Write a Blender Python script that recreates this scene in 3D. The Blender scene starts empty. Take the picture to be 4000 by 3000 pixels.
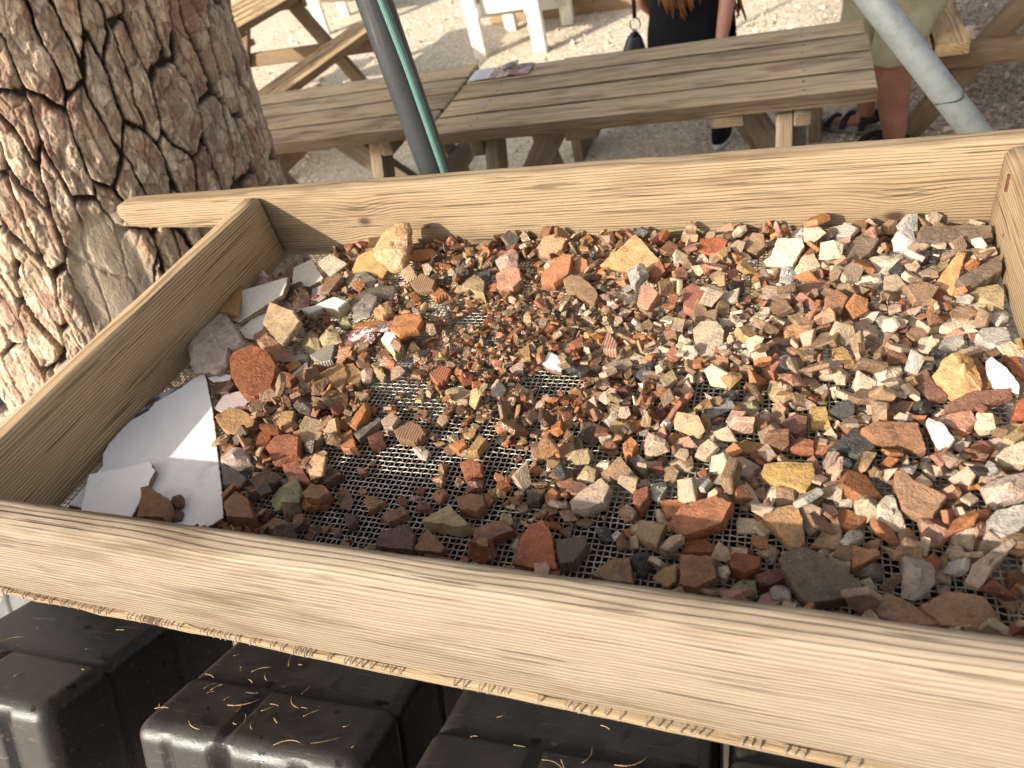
import bpy, bmesh, math, random
import numpy as np
from mathutils import Vector, Matrix, Euler

# ------------------------------------------------------------------ camera, world, sun, exposure
scene = bpy.context.scene
COL = scene.collection
FWD = Vector((-.35911, .68170, -.63745)); CAM = Vector((.7913, -.8638, .5292))
PITCH, ROLL, YAW = math.radians(39.603), math.radians(-16.346), math.radians(27.781)
_f0 = Vector((-math.sin(YAW), math.cos(YAW), 0))
FWD = _f0 * math.cos(PITCH) + Vector((0, 0, -1)) * math.sin(PITCH)
_r0 = Vector((math.cos(YAW), math.sin(YAW), 0)); _u0 = _r0.cross(FWD)
CR = _r0 * math.cos(ROLL) + _u0 * math.sin(ROLL); CU = -_r0 * math.sin(ROLL) + _u0 * math.cos(ROLL)
cam_d = bpy.data.cameras.new('camera'); cam = bpy.data.objects.new('camera', cam_d); COL.objects.link(cam)
cam_d.sensor_width = 36; cam_d.sensor_fit = 'HORIZONTAL'; cam_d.lens = 36 * .70829
cam_d.clip_start = .02; cam_d.clip_end = 400
cam.matrix_world = Matrix(((CR.x, CU.x, -FWD.x, CAM.x), (CR.y, CU.y, -FWD.y, CAM.y), (CR.z, CU.z, -FWD.z, CAM.z), (0, 0, 0, 1)))
cam_d.dof.use_dof = True; cam_d.dof.focus_distance = .80; cam_d.dof.aperture_fstop = 8.0
scene.camera = cam

SUN_TO = Vector((1, 1.2, -.79)).normalized()          # direction the light travels
SUN_EL = math.asin(-SUN_TO.z); SUN_AZ = math.atan2(-SUN_TO.x, -SUN_TO.y)   # compass angle from +Y towards +X
world = bpy.data.worlds.new('World'); scene.world = world; world.use_nodes = True
wn = world.node_tree.nodes; wl = world.node_tree.links
sky = wn.new('ShaderNodeTexSky'); sky.sky_type = 'NISHITA'; sky.sun_disc = False
sky.sun_elevation = SUN_EL; sky.sun_rotation = SUN_AZ; sky.air_density = 1.0; sky.dust_density = 4.0; sky.ozone_density = .6
wn['Background'].inputs['Strength'].default_value = .15
hz = wn.new('ShaderNodeHueSaturation'); hz.inputs['Saturation'].default_value = .32   # hazy, whitish sky
wl.new(sky.outputs['Color'], hz.inputs['Color']); wl.new(hz.outputs['Color'], wn['Background'].inputs['Color'])
sun_d = bpy.data.lights.new('sun', 'SUN'); sun = bpy.data.objects.new('sun', sun_d); COL.objects.link(sun)
sun_d.energy = 5.0; sun_d.angle = math.radians(.6); sun_d.color = (1, .90, .76)
sun.rotation_euler = SUN_TO.to_track_quat('-Z', 'Y').to_euler(); sun.location = (-4, -3, 4)
vs = scene.view_settings; vs.view_transform = 'Standard'; vs.look = 'None'; vs.gamma = 1; vs.use_curve_mapping = False
vs.exposure = .54
scene.render.engine = 'CYCLES'

rng = np.random.default_rng(7); random.seed(7)
GROUND = -1.05

# ------------------------------------------------------------------ object helpers
def tag(o, label=None, cat=None, group=None, kind=None):
    if label: o['label'] = label
    if cat: o['category'] = cat
    if group: o['group'] = group
    if kind: o['kind'] = kind
    return o

def thing(name, label, cat, loc=(0, 0, 0), rot=(0, 0, 0), group=None):
    o = bpy.data.objects.new(name, None); COL.objects.link(o)
    o.location = loc; o.rotation_euler = rot; o.empty_display_size = .05
    return tag(o, label, cat, group)

def link(name, me, mat=None, parent=None, loc=(0, 0, 0), rot=(0, 0, 0), smooth=None):
    o = bpy.data.objects.new(name, me); COL.objects.link(o)
    if mat is not None and not me.materials: me.materials.append(mat)
    o.location = loc; o.rotation_euler = rot
    if parent is not None: o.parent = parent
    if smooth is not None: me.polygons.foreach_set('use_smooth', [smooth] * len(me.polygons))
    return o

def pymesh(name, verts, faces):
    me = bpy.data.meshes.new(name); me.from_pydata([tuple(v) for v in verts], [], faces); me.update(); return me

def npmesh(name, V, Q):
    """V (n,3), Q (m,k) faces of equal size"""
    me = bpy.data.meshes.new(name); V = np.asarray(V, np.float32); Q = np.asarray(Q, np.int32); k = Q.shape[1]
    me.vertices.add(len(V)); me.vertices.foreach_set('co', V.ravel())
    me.loops.add(Q.size); me.loops.foreach_set('vertex_index', Q.ravel())
    me.polygons.add(len(Q)); me.polygons.foreach_set('loop_start', np.arange(len(Q), dtype=np.int32) * k)
    me.update(calc_edges=True); me.validate(); return me

def vcol(me, name, C):
    a = me.color_attributes.new(name, 'FLOAT_COLOR', 'POINT'); C = np.asarray(C, np.float32)
    if C.shape[1] == 3: C = np.hstack([C, np.ones((len(C), 1), np.float32)])
    a.data.foreach_set('color', C.ravel())

def bm_mesh(name, bm):
    me = bpy.data.meshes.new(name); bm.normal_update(); bm.to_mesh(me); bm.free(); return me

def bevel_box(sx, sy, sz, r=.004, seg=2, c=(0, 0, 0)):
    bm = bmesh.new(); bmesh.ops.create_cube(bm, size=1)
    for v in bm.verts: v.co = Vector((v.co.x * sx + c[0], v.co.y * sy + c[1], v.co.z * sz + c[2]))
    if r: bmesh.ops.bevel(bm, geom=bm.edges[:], offset=r, segments=seg, profile=.5, affect='EDGES', clamp_overlap=True)
    return bm

def beam(name, p0, p1, w, h, mat, parent=None, r=.004, up=(0, 0, 1), nseg=10, jit=.0006, seed=0, ext=0, tint=None):
    """timber from p0 to p1: w across, h along 'up'; local X runs along the grain"""
    p0 = Vector(p0); p1 = Vector(p1); d = p1 - p0; L = d.length + 2 * ext; d.normalize()
    u = Vector(up); y = u.cross(d).normalized(); z = d.cross(y).normalized()
    R = random.Random(seed + hash(name) % 7 if False else seed)
    prof = []
    for (sx, sy, a0) in ((1, 1, 0), (-1, 1, 90), (-1, -1, 180), (1, -1, 270)):
        for k in range(3):
            a = math.radians(a0 + k * 45)
            prof.append((sx * (w / 2 - r) + r * math.cos(a), sy * (h / 2 - r) + r * math.sin(a)))
    n = len(prof); V = []; F = []
    xs = [-L / 2, -L / 2 + r * .7] + [(-L / 2 + L * i / nseg) for i in range(1, nseg)] + [L / 2 - r * .7, L / 2]
    for i, x in enumerate(xs):
        e = (r * .7 if i in (0, len(xs) - 1) else 0); oy = R.uniform(-jit, jit); oz = R.uniform(-jit, jit)
        for (a, b) in prof:
            V.append((x, a * (1 - e / (w / 2)) + oy + R.uniform(-jit, jit) * .5, b * (1 - e / (h / 2)) + oz + R.uniform(-jit, jit) * .5))
    for i in range(len(xs) - 1):
        for k in range(n):
            F.append((i * n + k, i * n + (k + 1) % n, (i + 1) * n + (k + 1) % n, (i + 1) * n + k))
    F.append(tuple(range(n - 1, -1, -1))); F.append(tuple((len(xs) - 1) * n + k for k in range(n)))
    me = pymesh(name, V, [f[::-1] for f in F]); 
    bm = bmesh.new(); bm.from_mesh(me); bmesh.ops.recalc_face_normals(bm, faces=bm.faces[:]); bm.to_mesh(me); bm.free()
    o = link(name, me, mat, None, smooth=True)
    try: me.set_sharp_from_angle(angle=math.radians(50))
    except Exception: pass
    M = Matrix(((d.x, y.x, z.x, 0), (d.y, y.y, z.y, 0), (d.z, y.z, z.z, 0), (0, 0, 0, 1)))
    c = (p0 + p1) / 2; M = Matrix.Translation(c) @ M
    if parent is not None: o.parent = parent
    o.matrix_basis = M
    if tint: o.color = tint
    return o

def tube_mesh(name, pts, rad, n=10, caps=True):
    pts = [Vector(p) for p in pts]; rad = rad if hasattr(rad, '__len__') else [rad] * len(pts)
    V = []; F = []; t0 = (pts[1] - pts[0]).normalized(); a = t0.orthogonal().normalized()
    for i, p in enumerate(pts):
        t = (pts[min(i + 1, len(pts) - 1)] - pts[max(i - 1, 0)]).normalized()
        a = (a - t * a.dot(t)).normalized(); b = t.cross(a)
        for k in range(n):
            q = 2 * math.pi * k / n; V.append(p + (a * math.cos(q) + b * math.sin(q)) * rad[i])
    for i in range(len(pts) - 1):
        for k in range(n): F.append((i * n + k, i * n + (k + 1) % n, (i + 1) * n + (k + 1) % n, (i + 1) * n + k))
    if caps: F.append(tuple(range(n - 1, -1, -1))); F.append(tuple((len(pts) - 1) * n + k for k in range(n)))
    return pymesh(name, V, F)

# ------------------------------------------------------------------ node helpers
class NT:
    def __init__(s, name):
        s.m = bpy.data.materials.new(name); s.m.use_nodes = True; s.t = s.m.node_tree; s.n = s.t.nodes
        s.b = s.n['Principled BSDF']; s.tc = None
    def new(s, k, **p):
        x = s.n.new(k)
        for a, v in p.items(): setattr(x, a, v)
        return x
    def set(s, sock, v):
        if hasattr(v, 'is_output'): s.t.links.new(v, sock)
        elif v is not None:
            if hasattr(sock.default_value, '__len__') and hasattr(v, '__len__') and len(sock.default_value) == 4 and len(v) == 3: v = (*v, 1)
            sock.default_value = v
    def coord(s, k='Object'):
        if s.tc is None: s.tc = s.new('ShaderNodeTexCoord')
        return s.tc.outputs[k]
    def math(s, op, a, b=None, c=None, clamp=False):
        x = s.new('ShaderNodeMath', operation=op, use_clamp=clamp); s.set(x.inputs[0], a)
        if b is not None: s.set(x.inputs[1], b)
        if c is not None: s.set(x.inputs[2], c)
        return x.outputs[0]
    def vmath(s, op, a, b=None):
        x = s.new('ShaderNodeVectorMath', operation=op); s.set(x.inputs[0], a)
        if b is not None: s.set(x.inputs[1], b)
        return x.outputs[0]
    def sep(s, v): x = s.new('ShaderNodeSeparateXYZ'); s.set(x.inputs[0], v); return x.outputs
    def comb(s, a, b, c):
        x = s.new('ShaderNodeCombineXYZ')
        for i, v in enumerate((a, b, c)): s.set(x.inputs[i], v)
        return x.outputs[0]
    def noise(s, vec, scale, detail=3, rough=.55, dist=0, out='Fac'):
        x = s.new('ShaderNodeTexNoise'); s.set(x.inputs['Vector'], vec); s.set(x.inputs['Scale'], scale)
        x.inputs['Detail'].default_value = detail; x.inputs['Roughness'].default_value = rough; x.inputs['Distortion'].default_value = dist
        return x.outputs[out]
    def vor(s, vec, scale, feature='F1', out='Distance', rnd=1):
        x = s.new('ShaderNodeTexVoronoi', feature=feature); s.set(x.inputs['Vector'], vec); s.set(x.inputs['Scale'], scale)
        x.inputs['Randomness'].default_value = rnd
        return x.outputs[out]
    def mix(s, f, a, b, mode='MIX'):
        x = s.new('ShaderNodeMix', data_type='RGBA', blend_type=mode); s.set(x.inputs[0], f)
        s.set(x.inputs[6], a); s.set(x.inputs[7], b); return x.outputs[2]
    def ramp(s, f, stops, interp='LINEAR'):
        x = s.new('ShaderNodeValToRGB'); s.set(x.inputs[0], f); e = x.color_ramp.elements; x.color_ramp.interpolation = interp
        while len(e) < len(stops): e.new(.5)
        for i, (p, c) in enumerate(stops):
            e[i].position = p; e[i].color = (c, c, c, 1) if not hasattr(c, '__len__') else (*c, 1)
        return x.outputs[0]
    def mapr(s, v, a, b, c=0, d=1, clamp=True):
        x = s.new('ShaderNodeMapRange'); x.clamp = clamp; s.set(x.inputs[0], v)
        for i, q in enumerate((a, b, c, d)): s.set(x.inputs[i + 1], q)
        return x.outputs[0]
    def info(s, k): 
        return s.new('ShaderNodeObjectInfo').outputs[k]
    def attr(s, name, out='Color'): x = s.new('ShaderNodeAttribute', attribute_name=name); return x.outputs[out]
    def bump(s, h, strength=.5, dist=.002, normal=None):
        x = s.new('ShaderNodeBump'); s.set(x.inputs['Height'], h); x.inputs['Strength'].default_value = strength; x.inputs['Distance'].default_value = dist
        if normal is not None: s.set(x.inputs['Normal'], normal)
        return x.outputs[0]
    def done(s, col, rough=.6, nrm=None, spec=.5, metal=0):
        s.set(s.b.inputs['Base Color'], col); s.set(s.b.inputs['Roughness'], rough); s.set(s.b.inputs['Metallic'], metal)
        s.b.inputs['Specular IOR Level'].default_value = spec
        if nrm is not None: s.set(s.b.inputs['Normal'], nrm)
        return s.m

def wood(name, light, dark, side=None, ring=.0045, pith=(.03, -.35), knots=(), line=.75, grey=.25, stain=.35, relief=.0019, rough=.75, tintobj=False, wavy=.0012, gcol=(.30, .27, .22), blue=0):
    """grain along local X; growth rings about a pith line parallel to X at (y, z)"""
    n = NT(name); o = n.coord('Object'); rnd = n.math('MULTIPLY', n.info('Random'), 37.)
    x, y, z = n.sep(o); xs = n.math('ADD', x, rnd)
    slow = n.noise(n.comb(n.math('MULTIPLY', xs, 2.2), n.math('MULTIPLY', y, 7), n.math('MULTIPLY', z, 7)), 1., 2)
    mid = n.noise(n.comb(n.math('MULTIPLY', xs, 9.), n.math('MULTIPLY', y, 40), n.math('MULTIPLY', z, 40)), 1., 2)
    dy = n.math('SUBTRACT', y, n.math('ADD', pith[0], n.math('MULTIPLY', n.math('SUBTRACT', slow, .5), .02)))
    dz = n.math('SUBTRACT', z, pith[1])
    r = n.math('SQRT', n.math('ADD', n.math('MULTIPLY', dy, dy), n.math('MULTIPLY', dz, dz)))
    r = n.math('ADD', r, n.math('MULTIPLY', n.math('SUBTRACT', slow, .5), wavy * 6)); r = n.math('ADD', r, n.math('MULTIPLY', n.math('SUBTRACT', mid, .5), wavy * .5))
    kn = None
    for (kx, kz, ks, kf) in knots:
        ax = n.math('DIVIDE', n.math('SUBTRACT', x, kx), ks * 1.6); az = n.math('DIVIDE', n.math('SUBTRACT', z, kz), ks)
        d2 = n.math('ADD', n.math('MULTIPLY', ax, ax), n.math('MULTIPLY', az, az))
        bulge = n.math('EXPONENT', n.math('MULTIPLY', d2, -.35))
        r = n.math('ADD', r, n.math('MULTIPLY', n.math('MULTIPLY', bulge, az), ks * .9))
        core = n.math('EXPONENT', n.math('MULTIPLY', d2, -3.5))
        front = n.math('LESS_THAN', y, 99.) if not kf else (n.math('LESS_THAN', y, 0.) if kf < 0 else n.math('GREATER_THAN', y, 0.))
        core = n.math('MULTIPLY', core, front)
        kn = core if kn is None else n.math('MAXIMUM', kn, core)
    vary = n.noise(n.comb(0, n.math('MULTIPLY', y, 30), n.math('MULTIPLY', z, 30)), 1., 2)
    ph = n.math('DIVIDE', r, ring); ph = n.math('ADD', ph, n.math('MULTIPLY', vary, 2.5))
    fr = n.math('FRACT', ph)
    late = n.ramp(fr, [(0, 0), (.40, .10), (.78, 1), (.92, .9), (1, 0)])
    fibre = n.noise(n.comb(n.math('MULTIPLY', xs, 14.), n.math('MULTIPLY', y, 900), n.math('MULTIPLY', z, 900)), 1., 3, .6)
    patch = n.noise(n.comb(n.math('MULTIPLY', xs, 4.), n.math('MULTIPLY', y, 16), n.math('MULTIPLY', z, 16)), 1., 4, .6)
    patch2 = n.noise(n.comb(n.math('ADD', n.math('MULTIPLY', xs, 7.), 31), n.math('MULTIPLY', y, 30), n.math('MULTIPLY', z, 30)), 1., 4, .65)
    amt = n.math('MULTIPLY', late, n.mapr(patch, .3, .7, line * .2, line * 1.05))
    c = n.mix(amt, light, dark)
    c = n.mix(n.mapr(fibre, .35, .7, 0, .30), c, tuple(v * .55 for v in dark))
    c = n.mix(n.mapr(patch2, .52, .74, 0, grey), c, gcol)
    c = n.mix(n.mapr(n.noise(n.comb(n.math('MULTIPLY', xs, 5.), n.math('MULTIPLY', y, 22), n.math('MULTIPLY', z, 22)), 1., 3), .53, .72, 0, stain), c, tuple(v * .8 for v in dark))
    if blue: c = n.mix(n.mapr(n.noise(n.comb(n.math('MULTIPLY', xs, 6.), n.math('MULTIPLY', y, 34), n.math('MULTIPLY', z, 10)), 1., 3), .55, .70, 0, blue), c, (.29, .26, .34))
    if side:   # weathered brown plank edges, with the shade of the gaps painted in
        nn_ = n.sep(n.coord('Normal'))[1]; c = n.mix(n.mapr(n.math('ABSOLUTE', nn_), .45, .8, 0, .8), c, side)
    if kn is not None: c = n.mix(n.mapr(kn, .15, .8, 0, .9), c, (.07, .03, .018))
    if tintobj: c = n.mix(1., c, n.info('Color'), 'MULTIPLY')
    h = n.math('ADD', n.math('MULTIPLY', late, -.6), n.math('MULTIPLY', fibre, .5))
    crack = n.mapr(n.noise(n.comb(n.math('MULTIPLY', xs, 8.), n.math('MULTIPLY', y, 330), n.math('MULTIPLY', z, 330)), 1., 1), .65, .73, 0, 1)
    h = n.math('SUBTRACT', h, n.math('MULTIPLY', crack, .9))
    c = n.mix(n.math('MULTIPLY', crack, .55), c, tuple(v * .35 for v in dark))
    return n.done(c, rough, n.bump(h, .8, relief), .25)

# ------------------------------------------------------------------ ground
def ground_mat():
    n = NT('gravel_ground'); p = n.coord('Object')
    a = n.vor(p, 75., out='Color'); d = n.vor(p, 75.); a2 = n.vor(p, 160., out='Color'); d2 = n.vor(p, 160.)
    v = n.sep(a)[0]; v2 = n.sep(a2)[0]
    c = n.ramp(v, [(0, (.30, .245, .18)), (.35, (.60, .505, .38)), (.7, (.76, .665, .53)), (1, (.86, .79, .68))])
    c2 = n.ramp(v2, [(0, (.26, .21, .15)), (.6, (.60, .505, .375)), (1, (.76, .68, .55))])
    c = n.mix(n.mapr(n.noise(p, 24., 3), .45, .58), c, c2)
    big = n.noise(p, 1.3, 4)
    c = n.mix(n.mapr(big, .45, .68, 0, .55), c, (.60, .50, .375))
    x = n.sep(p)[0]
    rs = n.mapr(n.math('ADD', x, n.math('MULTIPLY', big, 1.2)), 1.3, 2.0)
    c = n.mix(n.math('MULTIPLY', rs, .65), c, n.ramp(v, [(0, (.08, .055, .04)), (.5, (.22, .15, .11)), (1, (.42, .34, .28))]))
    h = n.math('ADD', n.math('MULTIPLY', d, -1.), n.math('MULTIPLY', d2, -.5))
    return n.done(c, .9, n.bump(h, .6, .009), .2)
G = 60
gv = []; N_ = 40
for j in range(N_ + 1):
    for i in range(N_ + 1):
        s = lambda k: (abs(k / N_ * 2 - 1) ** 2.2) * math.copysign(1, k / N_ * 2 - 1) * G
        x, y = s(i), s(j) + 3
        gv.append((x, y, GROUND + random.uniform(-.006, .006) * (1 if abs(x) < 8 else 0)))
gf = [(j * (N_ + 1) + i, j * (N_ + 1) + i + 1, (j + 1) * (N_ + 1) + i + 1, (j + 1) * (N_ + 1) + i) for j in range(N_) for i in range(N_)]
tag(link('ground', pymesh('ground', gv, gf), ground_mat(), smooth=True), kind='structure')

def lump_proto(seed, npts=11, flat=.6):
    r = random.Random(seed); bm = bmesh.new()
    for _ in range(npts):
        v = Vector((r.gauss(0, 1), r.gauss(0, 1), r.gauss(0, 1))).normalized()
        m = max(abs(v.x), abs(v.y), abs(v.z)); v = v / (m ** .55)
        bm.verts.new((v.x, v.y, v.z * flat))
    bmesh.ops.convex_hull(bm, input=bm.verts[:]); 
    bmesh.ops.delete(bm, geom=[v for v in bm.verts if not v.link_faces], context='VERTS')
    bmesh.ops.triangulate(bm, faces=bm.faces[:]); bm.verts.index_update()
    V = np.array([v.co[:] for v in bm.verts]); F = np.array([[v.index for v in f.verts] for f in bm.faces]); bm.free()
    return V, F

def scatter_mesh(name, protos, items):
    """items: (proto index, 3x3, loc, colour rgba) joined into one mesh with a colour attribute"""
    VV = []; FF = []; CC = []; k = 0
    for pi, M, L, c in items:
        V, F = protos[pi]; VV.append(V @ M.T + L); FF.append(F + k); CC.append(np.repeat([c], len(V), 0)); k += len(V)
    me = npmesh(name, np.vstack(VV), np.vstack(FF)); vcol(me, 'tint', np.vstack(CC)); return me

def rotm(a, b, c): return np.array(Euler((a, b, c)).to_matrix())

def chip_mat(name, src, rough0=.55, spk=1., grain=260.):
    """pottery / stone: colour and wetness come from the piece (object colour or 'tint'), speckle, lime bloom and grit from here"""
    n = NT(name); p = n.new('ShaderNodeNewGeometry').outputs['Position']
    if src == 'obj':
        oi = n.new('ShaderNodeObjectInfo'); base = oi.outputs['Color']; al = oi.outputs['Alpha']
        p = n.vmath('ADD', p, n.comb(n.math('MULTIPLY', oi.outputs['Random'], 13.), n.math('MULTIPLY', oi.outputs['Random'], 7.), 0))
    else:
        at = n.new('ShaderNodeAttribute', attribute_name='tint'); base = at.outputs['Color']; al = at.outputs['Alpha']
    big = n.noise(p, 75., 4, .65); fine = n.noise(p, grain, 3, .6); sp = n.noise(p, 520., 2, .5); bl = n.noise(p, 95., 4, .7)
    c = n.mix(1., base, n.ramp(big, [(.25, (.52, .52, .54)), (.5, (1, 1, 1)), (.75, (1.32, 1.22, 1.10))]), 'MULTIPLY')
    c = n.mix(n.mapr(fine, .3, .75, 0, .5), c, n.mix(1., c, (.55, .52, .5), 'MULTIPLY'))
    c = n.mix(n.mapr(sp, .62, .70, 0, .55 * spk), c, (.06, .045, .035))
    c = n.mix(n.mapr(sp, .36, .28, 0, .40 * spk), c, (.52, .40, .29))
    c = n.mix(n.mapr(bl, .60, .74, 0, .30 * spk), c, (.46, .36, .26))
    c = n.mix(n.mapr(bl, .38, .28, 0, .6 * spk), c, n.mix(1., c, (.35, .33, .32), 'MULTIPLY'))
    h = n.math('ADD', n.math('MULTIPLY', fine, 1.), n.math('ADD', n.math('MULTIPLY', bl, 1.1), n.math('MULTIPLY', sp, .35)))
    if src == 'obj' and spk > 1: h = n.math('ADD', h, n.math('MULTIPLY', big, 3.))
    ro = n.math('ADD', al, n.math('MULTIPLY', n.math('SUBTRACT', big, .5), .5), clamp=True)
    return n.done(c, ro, n.bump(h, .75, .0016), .45)

# small gravel lying on the ground: nobody could count it
PEB = [lump_proto(100 + i, 9, .6) for i in range(8)]
items = []
for _ in range(15000):
    u = rng.random(); x = rng.uniform(-4.2, 2.6); y = rng.uniform(1.6, 7.2) if u < .75 else rng.uniform(1.6, 4.2)
    if u > .8: x = rng.uniform(.9, 2.7)
    s = float(np.clip(rng.lognormal(math.log(.006), .55), .003, .028))
    cc = np.array([.72, .62, .48]) * rng.uniform(.45, 1.2)
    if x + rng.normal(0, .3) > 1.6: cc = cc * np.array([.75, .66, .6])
    items.append((int(rng.integers(8)), rotm(*rng.uniform(0, 6.28, 3)) * s, np.array([x, y, GROUND + s * .3]), (*cc, .9)))
tag(link('gravel', scatter_mesh('gravel', PEB, items), chip_mat('gravel_stone', 'tint', .9, .3, 120.), smooth=False), kind='stuff')
# weeds in the gravel at the right
items = []
blade = (np.array([[-.03, 0, 0], [.03, 0, 0], [.02, .1, .6], [0, .35, 1.]]), np.array([[0, 1, 2], [0, 2, 3]]))
for _ in range(420):
    cx, cy = [(1.62, 2.55), (1.75, 2.85), (1.5, 2.9), (1.85, 2.5)][int(rng.integers(4))]
    s = rng.uniform(.012, .03)
    items.append((0, rotm(rng.normal(0, .4), rng.normal(0, .4), rng.uniform(0, 6.3)) * s * np.array([2, 1, 1]), np.array([cx + rng.normal(0, .09), cy + rng.normal(0, .09), GROUND]), (.08, .12, .03, .7)))
tag(link('grass', scatter_mesh('grass', [blade], items), chip_mat('grass_blade', 'tint', .7, 0), smooth=False), kind='stuff')

# ------------------------------------------------------------------ unseen shade roof, added and shaped to keep sun off the picnic table
def cloth_mat():
    n = NT('added_awning_cloth'); p = n.coord('Object')
    c = n.mix(n.mapr(n.noise(p, 3., 3), .3, .7), (.74, .64, .48), (.80, .70, .55))
    m = n.done(c, .9, None, .1)
    tr = n.new('ShaderNodeBsdfTranslucent'); n.set(tr.inputs['Color'], (.78, .62, .42)); mx = n.new('ShaderNodeMixShader'); mx.inputs[0].default_value = .55
    n.t.links.new(n.b.outputs[0], mx.inputs[1]); n.t.links.new(tr.outputs[0], mx.inputs[2])
    n.t.links.new(mx.outputs[0], n.n['Material Output'].inputs['Surface']); return m
AW = 1.6
aw_poly = [(-8, -1.76), (-.92, -1.76), (-.92, 1.5), (-1.75, 1.5), (-1.75, -.48), (-8, -.48)]
tag_aw = thing('added_awning', 'unseen tan cloth on poles, added to shade the picnic table', 'added_awning', (-3, .5, AW))
bm = bmesh.new(); vs_ = [bm.verts.new((x + 3, y - .5, 0)) for x, y in aw_poly]; bm.faces.new(vs_)
ex = bmesh.ops.extrude_face_region(bm, geom=bm.faces[:]); 
for v in [g for g in ex['geom'] if isinstance(g, bmesh.types.BMVert)]: v.co.z += .006
bmesh.ops.recalc_face_normals(bm, faces=bm.faces[:])
link('cloth', bm_mesh('cloth', bm), cloth_mat(), tag_aw)

def metal_mat(name, col, rough, metal=.9, sc=1.):
    n = NT(name); p = n.coord('Object'); a = n.noise(p, 60. * sc, 4, .65); b = n.noise(n.vmath('MULTIPLY', p, (90., 90., 4.)), 2.2 * sc, 3)
    c = n.mix(n.mapr(a, .45, .75, 0, .7), col, tuple(v * .55 for v in col))
    c = n.mix(n.mapr(b, .64, .78, 0, .22), c, (.50, .50, .47))
    return n.done(c, n.math('ADD', rough, n.math('MULTIPLY', n.math('SUBTRACT', a, .5), .3)), n.bump(a, .15, .001), .5, metal)
M_GALV = metal_mat('galvanised_steel', (.22, .24, .235), .42, .35)
M_DKPOLE = metal_mat('dark_steel', (.06, .064, .068), .45, .35)
for (x, y) in ((-7.9, -1.6), (-7.9, -.6), (-2.0, 1.4)):
    link('pole', tube_mesh('pole', [(x + 3, y - .5, GROUND - AW), (x + 3, y - .5, 0)], .022, 12), M_GALV, tag_aw, smooth=True)

# ------------------------------------------------------------------ pine trunk
def vnoise(x, y, seed):
    xi = np.floor(x).astype(np.int64); yi = np.floor(y).astype(np.int64); fx = x - xi; fy = y - yi
    fx = fx * fx * (3 - 2 * fx); fy = fy * fy * (3 - 2 * fy)
    def h(a, b):
        k = (a * 374761393 + b * 668265263 + seed * 982451653) & 0x7fffffff; k = ((k ^ (k >> 13)) * 1274126177) & 0x7fffffff
        return ((k ^ (k >> 16)) & 0xffff) / 65535.
    return (h(xi, yi) * (1 - fx) + h(xi + 1, yi) * fx) * (1 - fy) + (h(xi, yi + 1) * (1 - fx) + h(xi + 1, yi + 1) * fx) * fy
def fbm(x, y, seed, o=4):
    s = 0; a = .5; t = 0
    for k in range(o): s = s + a * vnoise(x * 2 ** k, y * 2 ** k, seed + k * 17); t += a; a *= .55
    return s / t
def worley(x, y, seed, jit=.9):
    xi = np.floor(x).astype(np.int64); yi = np.floor(y).astype(np.int64)
    f1 = np.full(x.shape, 9.); f2 = np.full(x.shape, 9.); idr = np.zeros(x.shape)
    for a in (-1, 0, 1):
        for b in (-1, 0, 1):
            cx = xi + a; cy = yi + b
            def h(s):
                k = (cx * 73856093 ^ cy * 19349663 ^ (s * 83492791)) & 0x7fffffff; k = (k * 1103515245 + 12345) & 0x7fffffff; k = ((k ^ (k >> 15)) * 2246822519) & 0x7fffffff
                return ((k >> 8) & 0xffff) / 65535.
            px = cx + .5 + (h(seed) - .5) * jit; py = cy + .5 + (h(seed + 1) - .5) * jit
            d = np.hypot(x - px, y - py); r = h(seed + 2)
            m = d < f1; f2 = np.where(m, f1, np.minimum(f2, d)); idr = np.where(m, r, idr); f1 = np.where(m, d, f1)
    return f1, f2, idr
def sst(a, b, x): t = np.clip((x - a) / (b - a), 0, 1); return t * t * (3 - 2 * t)
def lerp3(a, b, t): return a + (b - a) * t[..., None]

TC0 = np.array([-.655, .285]); TLEAN = np.array([.618, .786]) * .17
view = math.atan2(CAM.y - TC0[1], CAM.x - TC0[0])
th = np.concatenate([np.linspace(-1.75, 1.75, 680), np.linspace(1.75, 2 * math.pi - 1.75, 62)[1:-1]]) + view
zz = np.concatenate([np.linspace(GROUND - .05, -.66, 60), np.linspace(-.66, .66, 600)[1:], np.linspace(.66, 3.2, 70)[1:]])
TH, ZZ = np.meshgrid(th, zz)
R0 = .362 - .028 * ZZ + .16 * np.clip((-.55 - ZZ) / .5, 0, 1) ** 2 + .010 * np.sin(3 * TH + 1) + .008 * np.sin(5 * TH + ZZ * 2)
U = (TH - view) * .36; V_ = ZZ
wu = U + .022 * (fbm(U * 9, V_ * 5, 3) - .5) * 2 + .006 * (fbm(U * 50, V_ * 30, 5) - .5) * 2; wv = V_ + .05 * (fbm(U * 7, V_ * 6, 9) - .5) * 2
f1, f2, pid = worley(wu / .043, wv / .15, 21)
f1b, f2b, pid2 = worley(wu / .028, wv / .085, 45)
edge = np.minimum((f2 - f1), (f2b - f1b) * .55 + .16)
plate = sst(.03, .12, f2 - f1 + .16 * (fbm(U * 70, V_ * 30, 77) - .5))
sub = sst(.02, .14, f2b - f1b)
fl1, fl2, fid = worley((wu + .004 * fbm(U * 120, V_ * 120, 8)) / .016, (wv + .006 * fbm(U * 100, V_ * 80, 12)) / .034, 63)
flk = sst(.0, .12, fl2 - fl1)
lay = fbm(U * 40, V_ * 22, 31); lq = lay * 9 + .9 * (fbm(U * 150, V_ * 90, 19) - .5) + 1.2 * (pid2 - .5); terr = (np.floor(lq) + sst(.80, 1., lq - np.floor(lq))) / 9.; lev = np.floor(lq)
ridge = np.abs(fbm(U * 90, V_ * 9, 91) - .5) * 2
fine = fbm(U * 160, V_ * 110, 55)
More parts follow.
